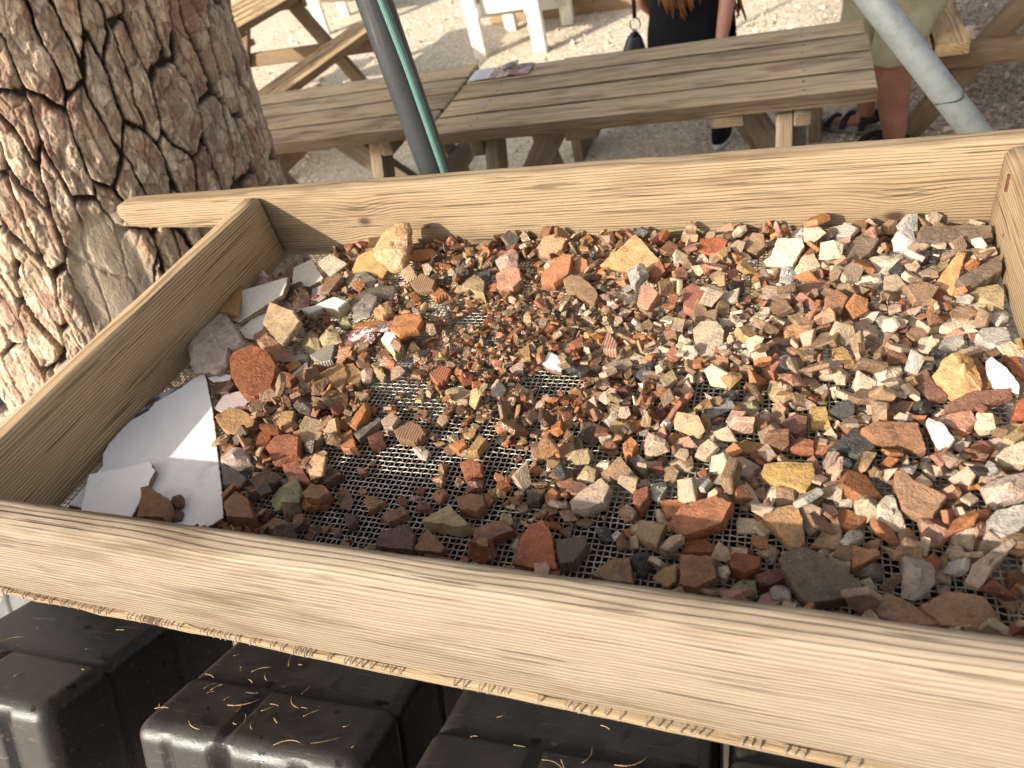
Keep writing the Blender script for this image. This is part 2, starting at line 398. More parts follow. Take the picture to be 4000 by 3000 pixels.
smooth_patch = sst(1.15, .75, np.hypot((U + .078) / .078, (ZZ + .045) / .135) + .35 * (fbm(U * 14, V_ * 10, 41) - .5))
dsp = -.013 * (1 - plate) - .0022 * (1 - sub) * plate + .013 * terr * plate + .0022 * (fid - .5) * plate - .0008 * (1 - flk) * plate - .006 * ridge * (1 - plate) + .002 * (fine - .5) + .004 * (pid - .5) * plate
dsp = dsp * (1 - .88 * smooth_patch) - .006 * smooth_patch
RR = R0 + dsp
cx = TC0[0] + TLEAN[0] * ZZ; cy = TC0[1] + TLEAN[1] * ZZ
TV = np.stack([cx + RR * np.cos(TH), cy + RR * np.sin(TH), ZZ], -1)
nz, nt = TV.shape[:2]; idx = np.arange(nz * nt).reshape(nz, nt); nx = np.roll(idx, -1, 1)
TQ = np.stack([idx[:-1], nx[:-1], nx[1:], idx[1:]], -1).reshape(-1, 4)
A = lambda *c: np.array(c)
pal_a = A(.60, .475, .35); pal_b = A(.42, .305, .205); pal_c = A(.30, .14, .09); pal_d = A(.36, .31, .25)
tone = fbm(U * 22, V_ * 14, 14)
C_ = lerp3(np.broadcast_to(pal_b, TV.shape), np.broadcast_to(pal_a, TV.shape), sst(.30, .62, tone * .65 + .35 * fid))
C_ = lerp3(C_, np.broadcast_to(pal_d, TV.shape), sst(.6, .75, fbm(U * 10, V_ * 7, 61)) * .7)
lv = (np.sin(lev * 12.9898 + np.floor(pid2 * 7) * 4.1) * 43758.5453) % 1.
C_ = lerp3(C_, np.broadcast_to(A(.43, .31, .22), TV.shape), (lv > .62) * .75)
C_ = lerp3(C_, np.broadcast_to(A(.62, .50, .375), TV.shape), (lv < .28) * .6)
redm = sst(.60, .63, fbm(U * 30, V_ * 15, 71)) * plate
C_ = lerp3(C_, np.broadcast_to(pal_c, TV.shape), redm * .5)
C_ = C_ * (.72 + .5 * fine)[..., None] * (.78 + .4 * fid)[..., None] * (.75 + .25 * flk)[..., None] * (.72 + .28 * sub)[..., None]
crk = lerp3(np.broadcast_to(A(.045, .032, .022), TV.shape), np.broadcast_to(A(.17, .12, .08), TV.shape), sst(.2, .8, ridge * .7 + .3 * fine))
C_ = lerp3(crk, C_, sst(.12, .75, plate))
sp_c = A(.42, .35, .26) * (.65 + .5 * fbm(U * 90, V_ * 22, 33))[..., None]; sp_c = lerp3(sp_c, np.broadcast_to(A(.24, .19, .14), TV.shape), sst(.5, .7, fbm(U * 30, V_ * 18, 36)) * .7)
C_ = lerp3(C_, sp_c, smooth_patch)
tree = thing('pine_tree', 'thick pine trunk with flaking pinkish bark and deep dark furrows', 'tree', (TC0[0], TC0[1], GROUND))
me = npmesh('trunk', TV.reshape(-1, 3) - np.array([TC0[0], TC0[1], GROUND]), TQ); vcol(me, 'bark', C_.reshape(-1, 3))
n = NT('pine_bark'); p = n.coord('Object'); c = n.attr('bark'); fn = n.noise(p, 330., 4, .65); f2n = n.noise(n.vmath('MULTIPLY', p, (1., 1., .35)), 140., 4, .6)
c = n.mix(1., c, n.ramp(fn, [(.25, .62), (.5, 1.), (.8, 1.25)]), 'MULTIPLY')
M_BARK = n.done(c, .88, n.bump(n.math('ADD', fn, n.math('MULTIPLY', f2n, 1.2)), .8, .0025), .25)
link('trunk', me, M_BARK, tree, smooth=True)
# pieces in the sieve: kind, colour, thickness mm, tilt x, tilt y, origin mm, outline mm, label
PIECES = [
 ('s','ochre',8,0,0.35,[200.0,-67.0,7.7],[-1,-11,13,-19,26,-20,31,-6,5,16,-10,33,-31,23,-33,-16],'broad yellow ochre sherd lying behind the tall leaning rock'),
 ('r','ochre2',26,0,0.95,[243.4,-48.8,33.8],[1,32,-14,26,-28,5,-36,-4,-32,-17,-9,-34,4,-43,22,-37,29,-18,27,24,23,32,13,34],'tall tan rock leaning on the back board,highest piece in the sieve'),
 ('s','orange',7,0,0.3,[273.6,-34.9,5.6],[-8,-16,17,-4,21,4,11,12,-20,10,-21,-7],'flat orange sherd with yellow end beside the tall leaning rock'),
 ('t','patt',9,0,0,[87.1,-80.5,0.8],[24,-31,39,-11,-16,47,-36,21,-11,-26],'square ivory tile with blue vine drawing near the back corner'),
 ('t','mauve2',8,0,0,[143.6,-122.2,0.8],[8,-25,16,-9,16,38,-8,22,-25,6,-7,-32],'flat mauve veined tile under the small brown wedge'),
 ('t','cream',9,0,0.2,[128.8,-63.8,10.2],[12,-28,30,0,-11,23,-30,5],'cream square tile with raised ring relief near the back corner'),
 ('s','brown',10,0,0.1,[159.6,-117.3,11.8],[8,-25,13,13,4,22,-14,12,-10,-21],'brown wedge sherd on the mauve tile'),
 ('s','brown',9,0,0,[53.1,-75.7,0.8],[8,-14,12,1,-11,22,-8,-9],'small brown block in the back corner beside the ivory tile'),
 ('t','mauve',8,0,0.5,[24.3,-99.3,7.9],[9,-14,16,2,-13,23,-12,-10],'pointed mauve tile chip standing near the side board'),
 ('s','ochre3',10,0.2,0,[18.8,-165.5,18.2],[-13,-27,39,-46,-13,34,-13,39],'brown ochre sherd with mossy corner against the side board'),
 ('r','dkbrown',22,0,0,[110.5,-141.2,0.8],[-17,-6,16,-34,29,-20,24,-2,-14,36,-39,27],'dark brown rounded lump beside the ivory tiles'),
 ('t','patt',9,0,0,[73.8,-209.1,0.8],[1,-26,26,-30,13,10,-3,35,-16,20,-22,-9],'half hidden ivory tile with blue drawing under the mottled tan wedge'),
 ('t','patt',9,0.1,0.15,[60.3,-157.3,14.5],[-15,-48,40,3,36,23,28,41,-55,22,-33,-42],'diamond shaped ivory tile with blue vine drawing'),
 ('t','whiteochre',20,0,0.1,[178.6,-173.3,2.6],[-17,-18,1,-4,27,-8,35,9,8,18,-1,12,-16,-1,-35,-7],'white glazed tile with thick yellow broken edge'),
 ('r','dkgrey2',14,0,0,[235.1,-140.4,0.8],[-16,-31,-5,-7,9,-5,37,-7,34,15,23,28,-15,25,-29,9,-38,-26],'long dark slate piece behind the flint slab'),
 ('r','flint',12,0.1,0.2,[244.3,-170.9,10.9],[-9,-29,14,-19,14,8,9,18,-7,27,-20,-5],'smoky grey flint slab with smooth face'),
 ('r','ochre2',22,0,0,[268.6,-175.2,0.8],[-5,-13,10,-18,20,-6,7,15,-14,18,-17,4],'knobbly golden brown stone beside the flint slab'),
 ('t','print',9,0,0,[275.0,-220.5,0.8],[-28,-32,3,-27,16,6,37,2,19,29,6,23,-53,-2],'glossy tile printed red,black and white'),
 ('s','orange',8,0,0,[259.4,-198.6,0.8],[0,-8,26,6,20,10,-20,2,-25,-10],'thin orange sherd along the back edge of the printed tile'),
 ('t','white',9,0,0,[316.8,-220.8,0.8],[-12,-10,6,-13,22,-1,17,6,-9,14,-24,4],'white glazed strip beneath the oval orange sherd'),
 ('s','orange2',14,0,0.1,[328.8,-219.3,12.5],[-13,-15,1,-22,22,-10,23,7,15,18,-8,18,-21,11,-18,-7],'oval orange sherd lying on a white strip'),
 ('t','whiteochre',20,0,0,[318.0,-247.2,0.8],[-2,-11,14,-20,17,-3,1,11,-15,20,-16,3],'white glazed corner with crumbly yellow body'),
 ('r','brown',12,0,0,[336.4,-264.1,21.6],[-2,-6,10,-13,11,-6,3,8,-11,15,-10,2],'grey brown pebble on the white glazed corner'),
 ('r','ochre4',24,0,0,[215.4,-231.5,0.8],[-4,-18,18,-19,26,-11,8,8,-6,21,-21,18,-21,2],'rough olive brown stone between tiles and striped wedge'),
 ('r','olive',16,0,0,[219.7,-198.8,0.8],[-3,-9,9,-15,15,-7,6,7,-13,21,-12,3],'pebble with a bright green patch'),
 ('r','breccia',34,0,0,[54.9,-263.3,0.8],[-47,-9,-8,-54,36,-54,40,-38,26,-10,41,-6,38,7,-24,62,-50,78,-51,25],'big pinkish grey speckled mortar block by the side board'),
 ('r','breccia2',22,0,0,[126.0,-245.7,0.8],[-10,-12,29,-33,50,-39,51,-20,14,-2,-47,53,-53,46,-33,7],'red speckled stone under the mottled tan wedge'),
 ('t','mauve',9,0,0,[129.2,-194.3,0.8],[15,-49,28,-42,44,-32,8,6,-43,58,-52,59],'upright mauve edged tile behind the mottled tan wedge'),
 ('s','tan2',10,0.2,0.4,[151.4,-231.9,27.1],[6,-30,16,-35,35,-2,18,16,-38,43,-38,8],'mottled tan wedge leaning on the ivory tiles'),
 ('r','ochre4',16,0,0,[187.8,-239.2,0.8],[7,-22,21,-12,4,14,-14,24,-17,-3],'honey coloured chunk below the upright mauve tile'),
 ('s','rust',20,0,0.15,[149.3,-316.3,10.9],[-46,18,-21,-15,11,-41,32,-44,46,-27,37,7,12,30,-22,41,-49,31],'large rust red rounded sherd with dark rim beside the mortar block'),
 ('s','grey',10,0,0,[187.8,-273.8,0.8],[-10,-11,15,-1,12,8,2,9,-19,-5],'flat grey strip under the striped wedge'),
 ('t','print2',9,0,0,[204.9,-320.6,0.8],[-16,-26,33,-16,14,23,0,41,-12,1,-20,-23],'white tile with brown crackled corner'),
 ('s','orange',11,0,0,[190.2,-290.3,0.8],[1,-12,14,2,-2,12,-13,-2],'small ochre bar resting on the crackled tile'),
 ('s','red',11,0,0,[201.0,-324.1,10.6],[-4,-11,15,-8,17,4,-11,12,-17,3],'small red pebble resting on the crackled tile'),
 ('s','greystripe',14,0,0,[228.6,-270.8,0.8],[6,-18,19,-13,5,20,-7,14,-22,-2],'striped grey wedge with pale edge'),
 ('s','ochre5',12,0,0,[261.5,-307.8,0.8],[-5,-14,28,-29,19,4,-1,27,-14,14,-26,-1],'split ochre sherd with layered top'),
 ('t','mauve2',8,0,0,[139.1,-359.3,0.8],[-4,-19,29,-11,22,13,-2,21,-25,11,-21,-15],'grey mauve tile strip in front of the rust red rounded sherd'),
 ('t','white',8,0,0,[87.9,-316.6,0.8],[-5,-9,19,-3,15,6,-7,8,-21,-2],'small white tile tip beside the mortar block'),
 ('s','dkbrown',12,0,0,[111.2,-338.0,0.8],[-8,-13,14,-9,14,6,1,14,-21,1],'dark curled sherd behind the white marble slab'),
 ('t','dark',7,0,0,[17.8,-367.2,0.8],[9,-18,3,5,16,36,-14,12,-14,-35],'black and grey printed tile corner under the marble slab'),
 ('t','marble',10,0,0,[86.3,-431.1,0.8],[-40,106,-46,91,-67,60,-65,46,-79,28,-81,3,-80,-16,-74,-33,-59,-49,-58,-108,54,-117,143,-118,159,-98,122,-51,95,-19,73,8,35,53,-2,93,-29,122],'largest piece,white marble slab in the front corner'),
 ('t','white',9,0,0,[104.2,-511.0,11.6],[-32,-48,39,-41,26,1,20,16,18,25,0,37,-72,10],'smooth white glazed tile lying on the marble slab'),
 ('s','brown2',18,0,0,[161.8,-530.6,11.6],[-18,1,-3,-24,30,-20,28,-6,19,4,-4,11,-21,18,-31,15],'brown block sherd sitting on the marble slab'),
 ('r','dkred',14,0,0,[181.2,-520.7,11.6],[-4,-5,6,-10,11,-5,5,5,-7,10,-12,5],'small dark red pebble alone on the marble slab'),
 ('s','ochre5',14,0,0,[171.3,-395.7,0.8],[-13,-13,9,-22,33,-10,29,3,1,17,-26,22,-34,3],'ochre wedge with a fresh cut face beside the marble slab'),
 ('s','tan2',12,0,0,[282.1,-402.9,0.8],[-6,-14,14,-24,20,-10,13,17,-21,24,-20,7],'five sided tan sherd with orange rim'),
 ('s','ochre2',14,0,0,[236.3,-387.9,0.8],[6,-14,17,-8,8,14,-17,12,-14,-3],'shiny tan chunk behind the five sided tan sherd'),
 ('s','rust',12,0,0,[226.4,-417.8,0.8],[11,-20,10,0,-2,16,-15,18,-4,-14],'narrow rust sherd standing beside the red square sherd'),
 ('s','red',18,0,0.1,[265.2,-433.3,3.2],[-12,-8,1,-23,29,-11,17,14,1,18,-16,14,-20,-4],'red square sherd with scratched face'),
 ('r','breccia',20,0,0,[205.8,-450.7,0.8],[-13,-9,16,-19,29,-7,5,17,-13,14,-23,4],'white and red mottled stone beside the marble slab'),
 ('s','dkgrey2',12,0,0,[223.4,-477.7,0.8],[-6,-12,20,-13,19,0,-5,11,-28,15],'dark curved sherd in front of the white and red mottled stone'),
 ('s','dkbrown',14,0,0,[268.1,-477.8,0.8],[-7,-13,13,-6,21,5,-5,16,-21,-2],'dark brown flat sherd behind the olive stone'),
 ('s','red2',16,0,0,[296.7,-465.6,0.8],[-12,0,3,-13,30,-11,-1,15,-20,9],'red brown sherd with white specks'),
 ('r','olive2',22,0,0,[305.3,-494.2,0.8],[-3,-20,18,-12,15,8,5,21,-18,10,-18,-7],'olive green rounded stone'),
 ('r','dkbrown',12,0,0,[279.2,-496.9,15.6],[5,-9,11,1,1,10,-5,4,-13,-6],'knobbly dark brown crumb behind the olive stone'),
 ('s','brown2',22,0,0,[262.5,-519.3,0.8],[-2,-17,30,-13,7,10,-15,18,-19,1],'thick brown block sherd beside the marble slab near the front board'),
 ('r','rust',18,0,0,[339.2,-495.1,0.8],[-4,-12,17,-6,20,7,5,9,-19,8,-19,-6],'rust lump beneath the flat brown cap stone'),
 ('s','brown2',12,0,0,[351.4,-499.5,19.6],[-8,-8,9,-8,18,1,5,10,-11,8,-13,-3],'flat brown cap stone on the rust lump'),
 ('s','brown2',8,0,0,[316.6,-527.9,0.8],[13,-8,21,-1,1,7,-13,8,-23,-7],'flat orange brown sherd against the front board'),
 ('s','ochre6',10,0,0.55,[596.2,-77.1,13.6],[-14,-15,22,-20,35,0,0,40,-43,-5],'large smooth orange sherd with pointed tip against the back board'),
 ('s','red',14,0,0.3,[630.4,-97.0,5.0],[2,-13,11,0,1,20,-13,-7],'red brick corner beside the large pointed orange sherd'),
 ('s','orange3',18,0,0.3,[501.1,-99.2,7.8],[-17,-22,0,-22,17,-6,17,25,3,30,-21,-5],'grooved orange jar rim near the back board'),
 ('s','orange3',12,0,0.4,[527.5,-80.1,6.5],[-1,-13,11,-5,8,10,-5,16,-12,-8],'orange sherd beside the grooved jar rim'),
 ('r','pink',16,0,0.3,[422.2,-67.0,12.6],[-8,-20,16,-13,11,12,-1,25,-19,-4],'pale pink slab on the pink orange block'),
 ('s','pink2',18,0,0.25,[437.4,-110.7,6.1],[-14,-17,10,-20,20,-5,11,15,-6,20,-20,6],'pink orange block with dark flecks'),
 ('s','tan',14,0,0.4,[476.5,-32.8,9.7],[-1,-21,17,-10,19,9,2,19,-14,15,-24,-12],'tan folded sherd against the back board'),
 ('s','brown3',14,0,0.25,[540.8,-135.2,7.7],[-19,-4,1,-15,23,-27,25,-12,18,0,-1,18,-18,23,-27,16],'fan shaped brown sherd with dark speckles'),
 ('r','grey2',20,0,0,[609.7,-123.5,16.8],[-5,-18,2,-25,14,4,4,28,-14,12],'pale grey angular stone in front of the pointed orange sherd'),
 ('s','pink2',16,0.1,0.2,[627.7,-151.2,5.4],[5,-25,15,2,0,18,-9,16,-11,-12],'worn terracotta block near the pale grey angular stone'),
 ('s','brown',10,0,0.2,[309.8,-118.1,8.7],[-6,-14,19,-13,18,4,-9,21,-22,2],'brown sherd with combed stripes'),
 ('s','orange',10,0,0,[334.9,-132.3,0.8],[3,-13,16,-1,-4,15,-14,-1],'bright orange three cornered chip beside the combed brown sherd'),
 ('s','tan',12,0,0.3,[272.9,-86.6,7.0],[6,-20,18,-9,2,11,-14,20,-12,-3],'salmon sherd behind the combed brown sherd'),
 ('s','ochre4',18,0,0,[388.4,-123.5,0.8],[-10,-9,22,-22,14,6,-8,25,-18,0],'olive ochre block near the dark grey flake'),
 ('s','dkgrey',6,0,0.2,[389.6,-90.9,3.2],[-3,-8,13,-12,7,13,-18,7],'dark grey three cornered flake on the olive ochre block'),
 ('s','dkgrey3',9,0,0.3,[354.8,-78.8,4.3],[4,-11,12,-6,-4,19,-12,-2],'slate grey pointed flake near the olive ochre block'),
 ('r','grey',18,0,0,[198.7,-104.5,0.8],[-4,-26,-1,-7,22,-12,23,8,-8,29,-33,9],'grey speckled stone below the broad yellow sherd'),
 ('s','ochre7',12,0,0,[498.7,-258.9,0.8],[1,-10,10,-7,1,21,-13,-3],'ochre three cornered sherd in the middle of the mesh'),
 ('s','pink2',12,0,0,[595.9,-237.5,0.8],[-4,-12,11,-12,9,2,-6,24,-9,-2],'ribbed pink red fan sherd'),
 ('s','red',12,0,0,[559.7,-239.6,0.8],[3,-14,8,-5,1,17,-12,2],'ribbed red chip beside the fan sherd'),
 ('t','white',8,0,0,[536.7,-268.1,0.8],[-6,-9,13,-15,14,-8,1,13,-11,20,-13,-1],'white glazed chip beside the black slag in the middle'),
 ('r','slag',12,0,0,[562.5,-275.7,0.8],[-3,-8,11,-6,11,3,-5,9,-14,1],'glittering black slag lump beside the white chip'),
 ('s','tan2',10,0,0,[545.2,-261.2,0.8],[2,-12,7,2,-2,10,-7,1],'brown chip lying on the white glazed chip'),
 ('r','ochre4',14,0,0,[437.1,-329.2,0.8],[-8,-8,5,-17,25,6,-6,12,-17,7],'pale yellow three cornered stone on bare mesh'),
 ('s','ribbed',12,0,0.1,[407.4,-393.1,2.2],[-12,-10,11,-14,20,-2,8,11,-6,15,-21,0],'ribbed brown rim sherd with pale broken edge'),
 ('s','tan3',12,0,0,[374.4,-378.9,0.8],[-2,-12,8,-10,9,7,-3,15,-12,0],'pinkish tan sherd behind the ribbed brown rim'),
 ('s','orange',12,0.1,0.2,[337.3,-376.0,4.3],[2,-17,5,-5,6,10,-2,22,-12,-11],'upright orange wedge with wet face'),
 ('s','dkgrey2',10,0,0,[351.2,-389.4,0.8],[-3,-19,11,13,7,18,-15,-11],'dark grey strip beneath the pinkish tan sherd'),
 ('s','orange',9,0,0,[333.9,-411.4,0.8],[-2,-10,22,-14,-4,19,-16,6],'glossy orange three cornered sherd left of the bare mesh'),
 ('s','dkred',14,0,0,[370.6,-407.5,0.8],[-2,-11,11,-2,2,13,-11,0],'dark red block beside the ribbed brown rim'),
 ('r','orange2',16,0,0,[506.2,-373.1,0.8],[0,-12,8,-7,6,5,-4,11,-10,3],'golden orange crusty knob in the middle of the mesh'),
 ('s','orange',10,0,0,[469.9,-404.6,0.8],[2,-9,8,0,2,10,-13,-1],'flat orange chip at the edge of the bare mesh'),
 ('s','ochre7',12,0,0,[490.6,-404.0,0.8],[3,-10,8,9,-2,14,-10,-13],'long ochre chip at the edge of the bare mesh'),
 ('r','cream2',12,0,0,[428.5,-417.3,0.8],[-3,-4,9,-9,10,2,-4,8,-12,4],'pale bony crumb at the edge of the bare mesh'),
 ('s','red3',14,0,0,[496.1,-436.9,0.8],[-2,-15,13,-6,9,6,-5,12,-15,4],'neat red square block on bare mesh'),
 ('r','dkred',14,0,0,[504.8,-455.7,0.8],[-3,-8,10,-3,8,7,-6,9,-10,-5],'pitted dark red slag in front of the neat red block'),
 ('s','brown2',14,0,0,[510.7,-478.7,0.8],[-9,-10,10,-11,15,-2,10,9,-6,9,-20,5],'stained rust brown sherd behind the yellow crusted wedge'),
 ('s','brown2',8,0,0,[402.9,-488.0,0.8],[2,-12,16,3,-7,7,-11,2],'thin brown three cornered sherd alone on bare mesh'),
 ('r','brown',14,0,0,[370.0,-485.9,0.8],[0,-11,10,-12,11,-1,0,10,-9,9,-12,5],'rounded brown stone alone at the side of the bare mesh'),
 ('s','brown2',9,0,0,[433.4,-500.4,0.8],[0,-10,16,2,7,11,-10,2,-13,-5],'flat brown four sided sherd on bare mesh near the front board'),
 ('r','red2',14,0,0,[472.6,-470.2,0.8],[3,-10,9,1,2,7,-5,5,-9,-3],'pitted pinkish red stone on bare mesh'),
 ('r','dkred',12,0,0,[460.1,-486.0,0.8],[-5,-5,8,-4,9,1,-3,9,-8,-1],'pointed dark red stone on bare mesh'),
 ('s','blackred',10,0,0,[390.8,-512.3,0.8],[3,-11,8,-3,5,6,-6,7,-9,1],'half blackened brown chip on bare mesh'),
 ('s','dkbrown',12,0,0,[340.8,-461.0,0.8],[0,-13,14,2,-3,10,-11,1],'dark brown chip at the left side of the bare mesh'),
 ('r','brown2',14,0,0,[463.3,-452.5,0.8],[-1,-6,7,-8,7,4,-2,8,-11,3],'angular brown stone left of the neat red block'),
 ('r','brown',14,0,0,[461.6,-435.5,0.8],[5,-8,4,7,-5,5,-5,-4],'brown cube stone behind the angular brown stone'),
 ('s','dkred',7,0,0,[370.9,-447.6,0.8],[0,-6,6,-3,5,3,-3,4,-8,2],'small maroon chip alone on the bare mesh'),
 ('s','ochre4',17,0,0,[492.9,-504.6,0.8],[-21,-5,18,-7,28,-2,-2,17,-23,-3],'thick wedge with yellow crusted top near the front board'),
 ('s','dkred2',12,0,0.15,[449.7,-528.0,2.6],[-15,-11,23,-10,20,5,9,17,-18,5,-18,-7],'dark maroon sherd touching the front board'),
 ('s','brown2',9,0,0.2,[485.4,-529.5,2.2],[-13,-6,15,-6,19,-1,-7,17,-14,-4],'brown pointed sherd with soot spots against the front board'),
 ('s','dkred3',14,0,0.1,[539.0,-511.0,2.4],[-8,-15,24,6,12,15,-15,4,-12,-10],'long reddish brown brick piece near the front board'),
 ('s','orange4',9,0,0.3,[586.1,-517.0,7.2],[-2,-21,25,-19,13,13,2,25,-9,16,-14,6,-15,-20],'tall bright orange sherd leaning on the front board'),
 ('s','ribdark',14,0,0,[620.2,-518.3,0.8],[-7,-17,4,-13,13,6,8,17,-18,7],'dark ribbed sherd beside the tall orange sherd'),
 ('s','brown3',9,0,0.2,[658.7,-530.6,2.8],[-6,-9,18,-9,12,14,-3,10,-20,-6],'grey brown sherd against the front board near the black cinder'),
 ('s','tan2',12,0,0,[679.6,-489.5,0.8],[-5,-9,11,-15,16,9,-7,12,-15,3],'tan sherd with dark rim behind the black cinder'),
 ('r','black',18,0,0,[681.0,-519.8,0.8],[2,-15,9,-3,5,10,-7,10,-9,-3],'black cinder against the front board'),
 ('r','dkgrey',14,0,0,[642.1,-493.4,0.8],[-3,-7,6,-7,6,4,-2,9,-7,1],'charcoal coloured round pebble near the dark ribbed sherd'),
 ('r','white2',10,0,0,[653.3,-493.6,0.8],[1,-6,6,1,0,5,-6,0],'tiny white cylinder beside the charcoal pebble'),
 ('s','dkbrown',10,0,0,[569.3,-461.7,0.8],[-4,-10,6,-7,9,10,-11,6],'dark brown pointed chip near the white tipped sherd'),
 ('s','tanwhite',14,0.1,0.1,[624.8,-461.3,3.8],[-14,-15,2,-13,15,-5,18,12,8,22,-11,5,-18,-6],'long tan sherd with a white tip'),
 ('s','brown3',14,0,0.25,[646.4,-427.0,3.9],[3,-11,18,-5,-3,18,-19,-2],'brown scorched fan sherd above the long white tipped sherd'),
 ('s','dkgrey2',11,0,0,[660.3,-412.0,0.8],[7,-15,10,-2,-4,13,-13,4],'dark grey bar beside the scorched fan sherd'),
 ('r','ochre4',14,0,0,[613.5,-430.6,0.8],[-3,-9,8,-6,10,5,-4,12,-11,-3],'straw coloured stone beside the scorched fan sherd'),
 ('s','dkred3',11,0,0,[607.0,-448.4,0.8],[5,-11,11,4,-6,10,-10,-4],'maroon flat chip behind the long white tipped sherd'),
 ('s','red3',16,0,0,[669.2,-456.5,0.8],[-6,-6,1,-14,7,1,5,14,-8,6],'red block beside the long white tipped sherd'),
 ('r','grey3',12,0,0,[681.5,-439.4,0.8],[-7,-9,3,-15,8,3,5,15,-8,5],'greenish grey angular stone beside the red block'),
 ('r','brown',14,0,0,[555.1,-403.2,0.8],[-3,-11,9,-14,8,3,-4,13,-10,9],'upright wood grained brown stone'),
 ('r','cream2',14,0,0,[622.0,-354.3,0.8],[0,-12,10,5,-1,12,-9,-5],'white pitted oblong stone'),
 ('s','orange',8,0,0,[646.3,-357.9,0.8],[4,-10,11,6,-15,4],'orange three cornered chip beside the white pitted oblong'),
 ('r','white2',10,0,0,[678.3,-351.1,0.8],[2,-10,7,4,-1,10,-8,-4],'white veined chip near the orange three cornered chip'),
 ('s','orange2',16,0,0,[648.9,-396.7,0.8],[-3,-10,4,-11,7,5,-1,13,-8,4],'rounded orange lump above the scorched fan sherd'),
 ('r','slag',16,0,0,[645.0,-276.6,0.8],[3,-19,8,4,4,16,-5,8,-11,-10],'black pitted cinder near the middle of the sieve'),
 ('s','ochre4',16,0,0,[672.0,-297.0,0.8],[-1,-15,9,0,2,16,-10,-1],'sooty tan cube beside the black pitted cinder'),
 ('s','red',12,0,0,[407.0,-298.4,0.8],[2,-18,11,-7,10,9,-8,17,-16,0],'wet red chip with deep grooves'),
 ('r','rust',14,0,0,[439.0,-299.1,0.8],[1,-14,10,-8,7,8,-5,13,-13,1],'wet rust lump beside the grooved red chip'),
 ('s','ochre5',9,0,0,[283.7,-300.6,0.8],[-2,-17,20,-21,16,1,-8,20,-26,17],'broad brown sherd beside the split ochre sherd'),
 ('r','pink',14,0,0,[303.1,-299.5,0.8],[3,-15,12,-12,7,8,-11,19,-12,1],'wet pink stone beside the long ribbed stone'),
 ('r','ochre4',14,0,0,[318.9,-294.1,0.8],[1,-9,15,-19,14,-8,-10,20,-20,16],'long ribbed olive stone standing by the wet pink stone'),
 ('r','cream2',18,0,0,[483.6,-317.8,0.8],[-4,-11,7,-14,10,3,-3,15,-10,7],'round crumbly beige pebble in the middle of the mesh'),
 ('s','ochre7',10,0,0,[618.3,-247.6,0.8],[2,-14,8,-2,-1,15,-9,1],'yellow square chip beside the fan sherd'),
 ('s','cream',9,0,0.4,[782.6,-66.2,14.5],[5,-23,18,6,15,18,-13,18,-24,-19],'cream flat tile with red flecks near the back board'),
 ('r','white2',20,0,0,[793.8,-18.4,0.8],[-6,-13,9,-22,13,2,4,14,-8,14,-12,4],'white rounded stone against the back board'),
 ('s','red4',16,0,0.3,[693.4,-47.2,6.5],[1,-17,14,-8,19,7,4,13,-17,12,-21,-7],'brick red sherd with a corner near the back board'),
 ('s','brown3',14,0,0.4,[744.2,-42.0,8.0],[2,-17,12,-5,9,13,-5,16,-18,-7],'brown cone shaped sherd beside the cream flat tile'),
 ('s','tan4',12,0,0.2,[802.3,-86.9,4.7],[-6,-19,17,-3,8,20,-5,13,-13,-10],'beige grooved block in front of the cream flat tile'),
 ('s','dkbrown2',9,0,0.3,[860.0,-64.7,12.1],[-14,-29,11,-6,21,15,11,24,-4,19,-26,-23],'dark leaf shaped sherd near the back board'),
 ('r','grey2',16,0,0,[782.3,-102.0,0.8],[2,-20,12,0,1,20,-7,14,-9,-15],'grey speckled rounded stone near the beige grooved block'),
 ('s','red2',16,0,0.1,[682.8,-156.0,3.1],[-12,-15,-1,-23,13,-20,16,-2,7,18,-6,26,-16,15],'round red brown sherd with rough face'),
 ('s','tan3',9,0,0.1,[767.4,-140.8,2.6],[-3,-10,10,-18,22,7,-10,17,-19,4],'beige fan flake beside bare mesh'),
 ('s','brown',10,0,0,[813.3,-128.7,0.8],[-7,-12,9,-16,16,6,3,22,-20,1],'brown ridged sherd beside the beige fan flake'),
 ('s','red2',7,0,0.1,[734.7,-156.4,1.9],[-1,-11,10,2,9,15,-18,-6],'reddish flat sherd with pointed end'),
 ('r','black',14,0,0,[727.5,-126.6,0.8],[-1,-16,10,-10,8,8,-5,14,-11,3],'black bubbly cinder near the round red brown sherd'),
 ('s','sand',12,0,0.15,[704.5,-227.1,5.4],[-13,-9,-8,-27,7,-31,17,-10,17,10,7,26,-10,26,-18,14],'large round sand coloured disc'),
 ('s','orange5',9,0,0.1,[798.2,-210.7,2.2],[-15,-14,15,-11,17,-6,6,8,-5,15,-18,8],'peach coloured sherd with a straight edge'),
 ('r','tan3',14,0,0,[860.0,-204.6,0.8],[-10,-9,13,-12,15,1,0,22,-18,-2],'pyramid shaped pinkish stone'),
 ('r','cream2',12,0,0,[889.4,-81.4,0.8],[-12,-10,-4,-23,19,1,17,17,-20,15],'big chalk white slab near the back board'),
 ('r','cream',14,0,0,[866.2,-115.6,0.8],[-17,-10,5,-15,16,-2,15,19,-5,10,-15,-1],'white wedge in front of the chalk white slab'),
 ('s','tan4',10,0,0,[890.1,-122.1,0.8],[-8,-8,-6,-22,15,-3,7,20,-7,13],'cream fan chip beside the white wedge'),
 ('s','ochre4',12,0,0,[940.7,-94.4,0.8],[-7,-19,6,-2,12,19,-11,2],'ochre sherd behind the long orange spearhead sherd'),
 ('s','ochre6',8,0,0.25,[949.8,-109.2,12.0],[-3,-35,6,-6,14,25,7,28,-5,6,-19,-18],'long orange sherd shaped like a spearhead'),
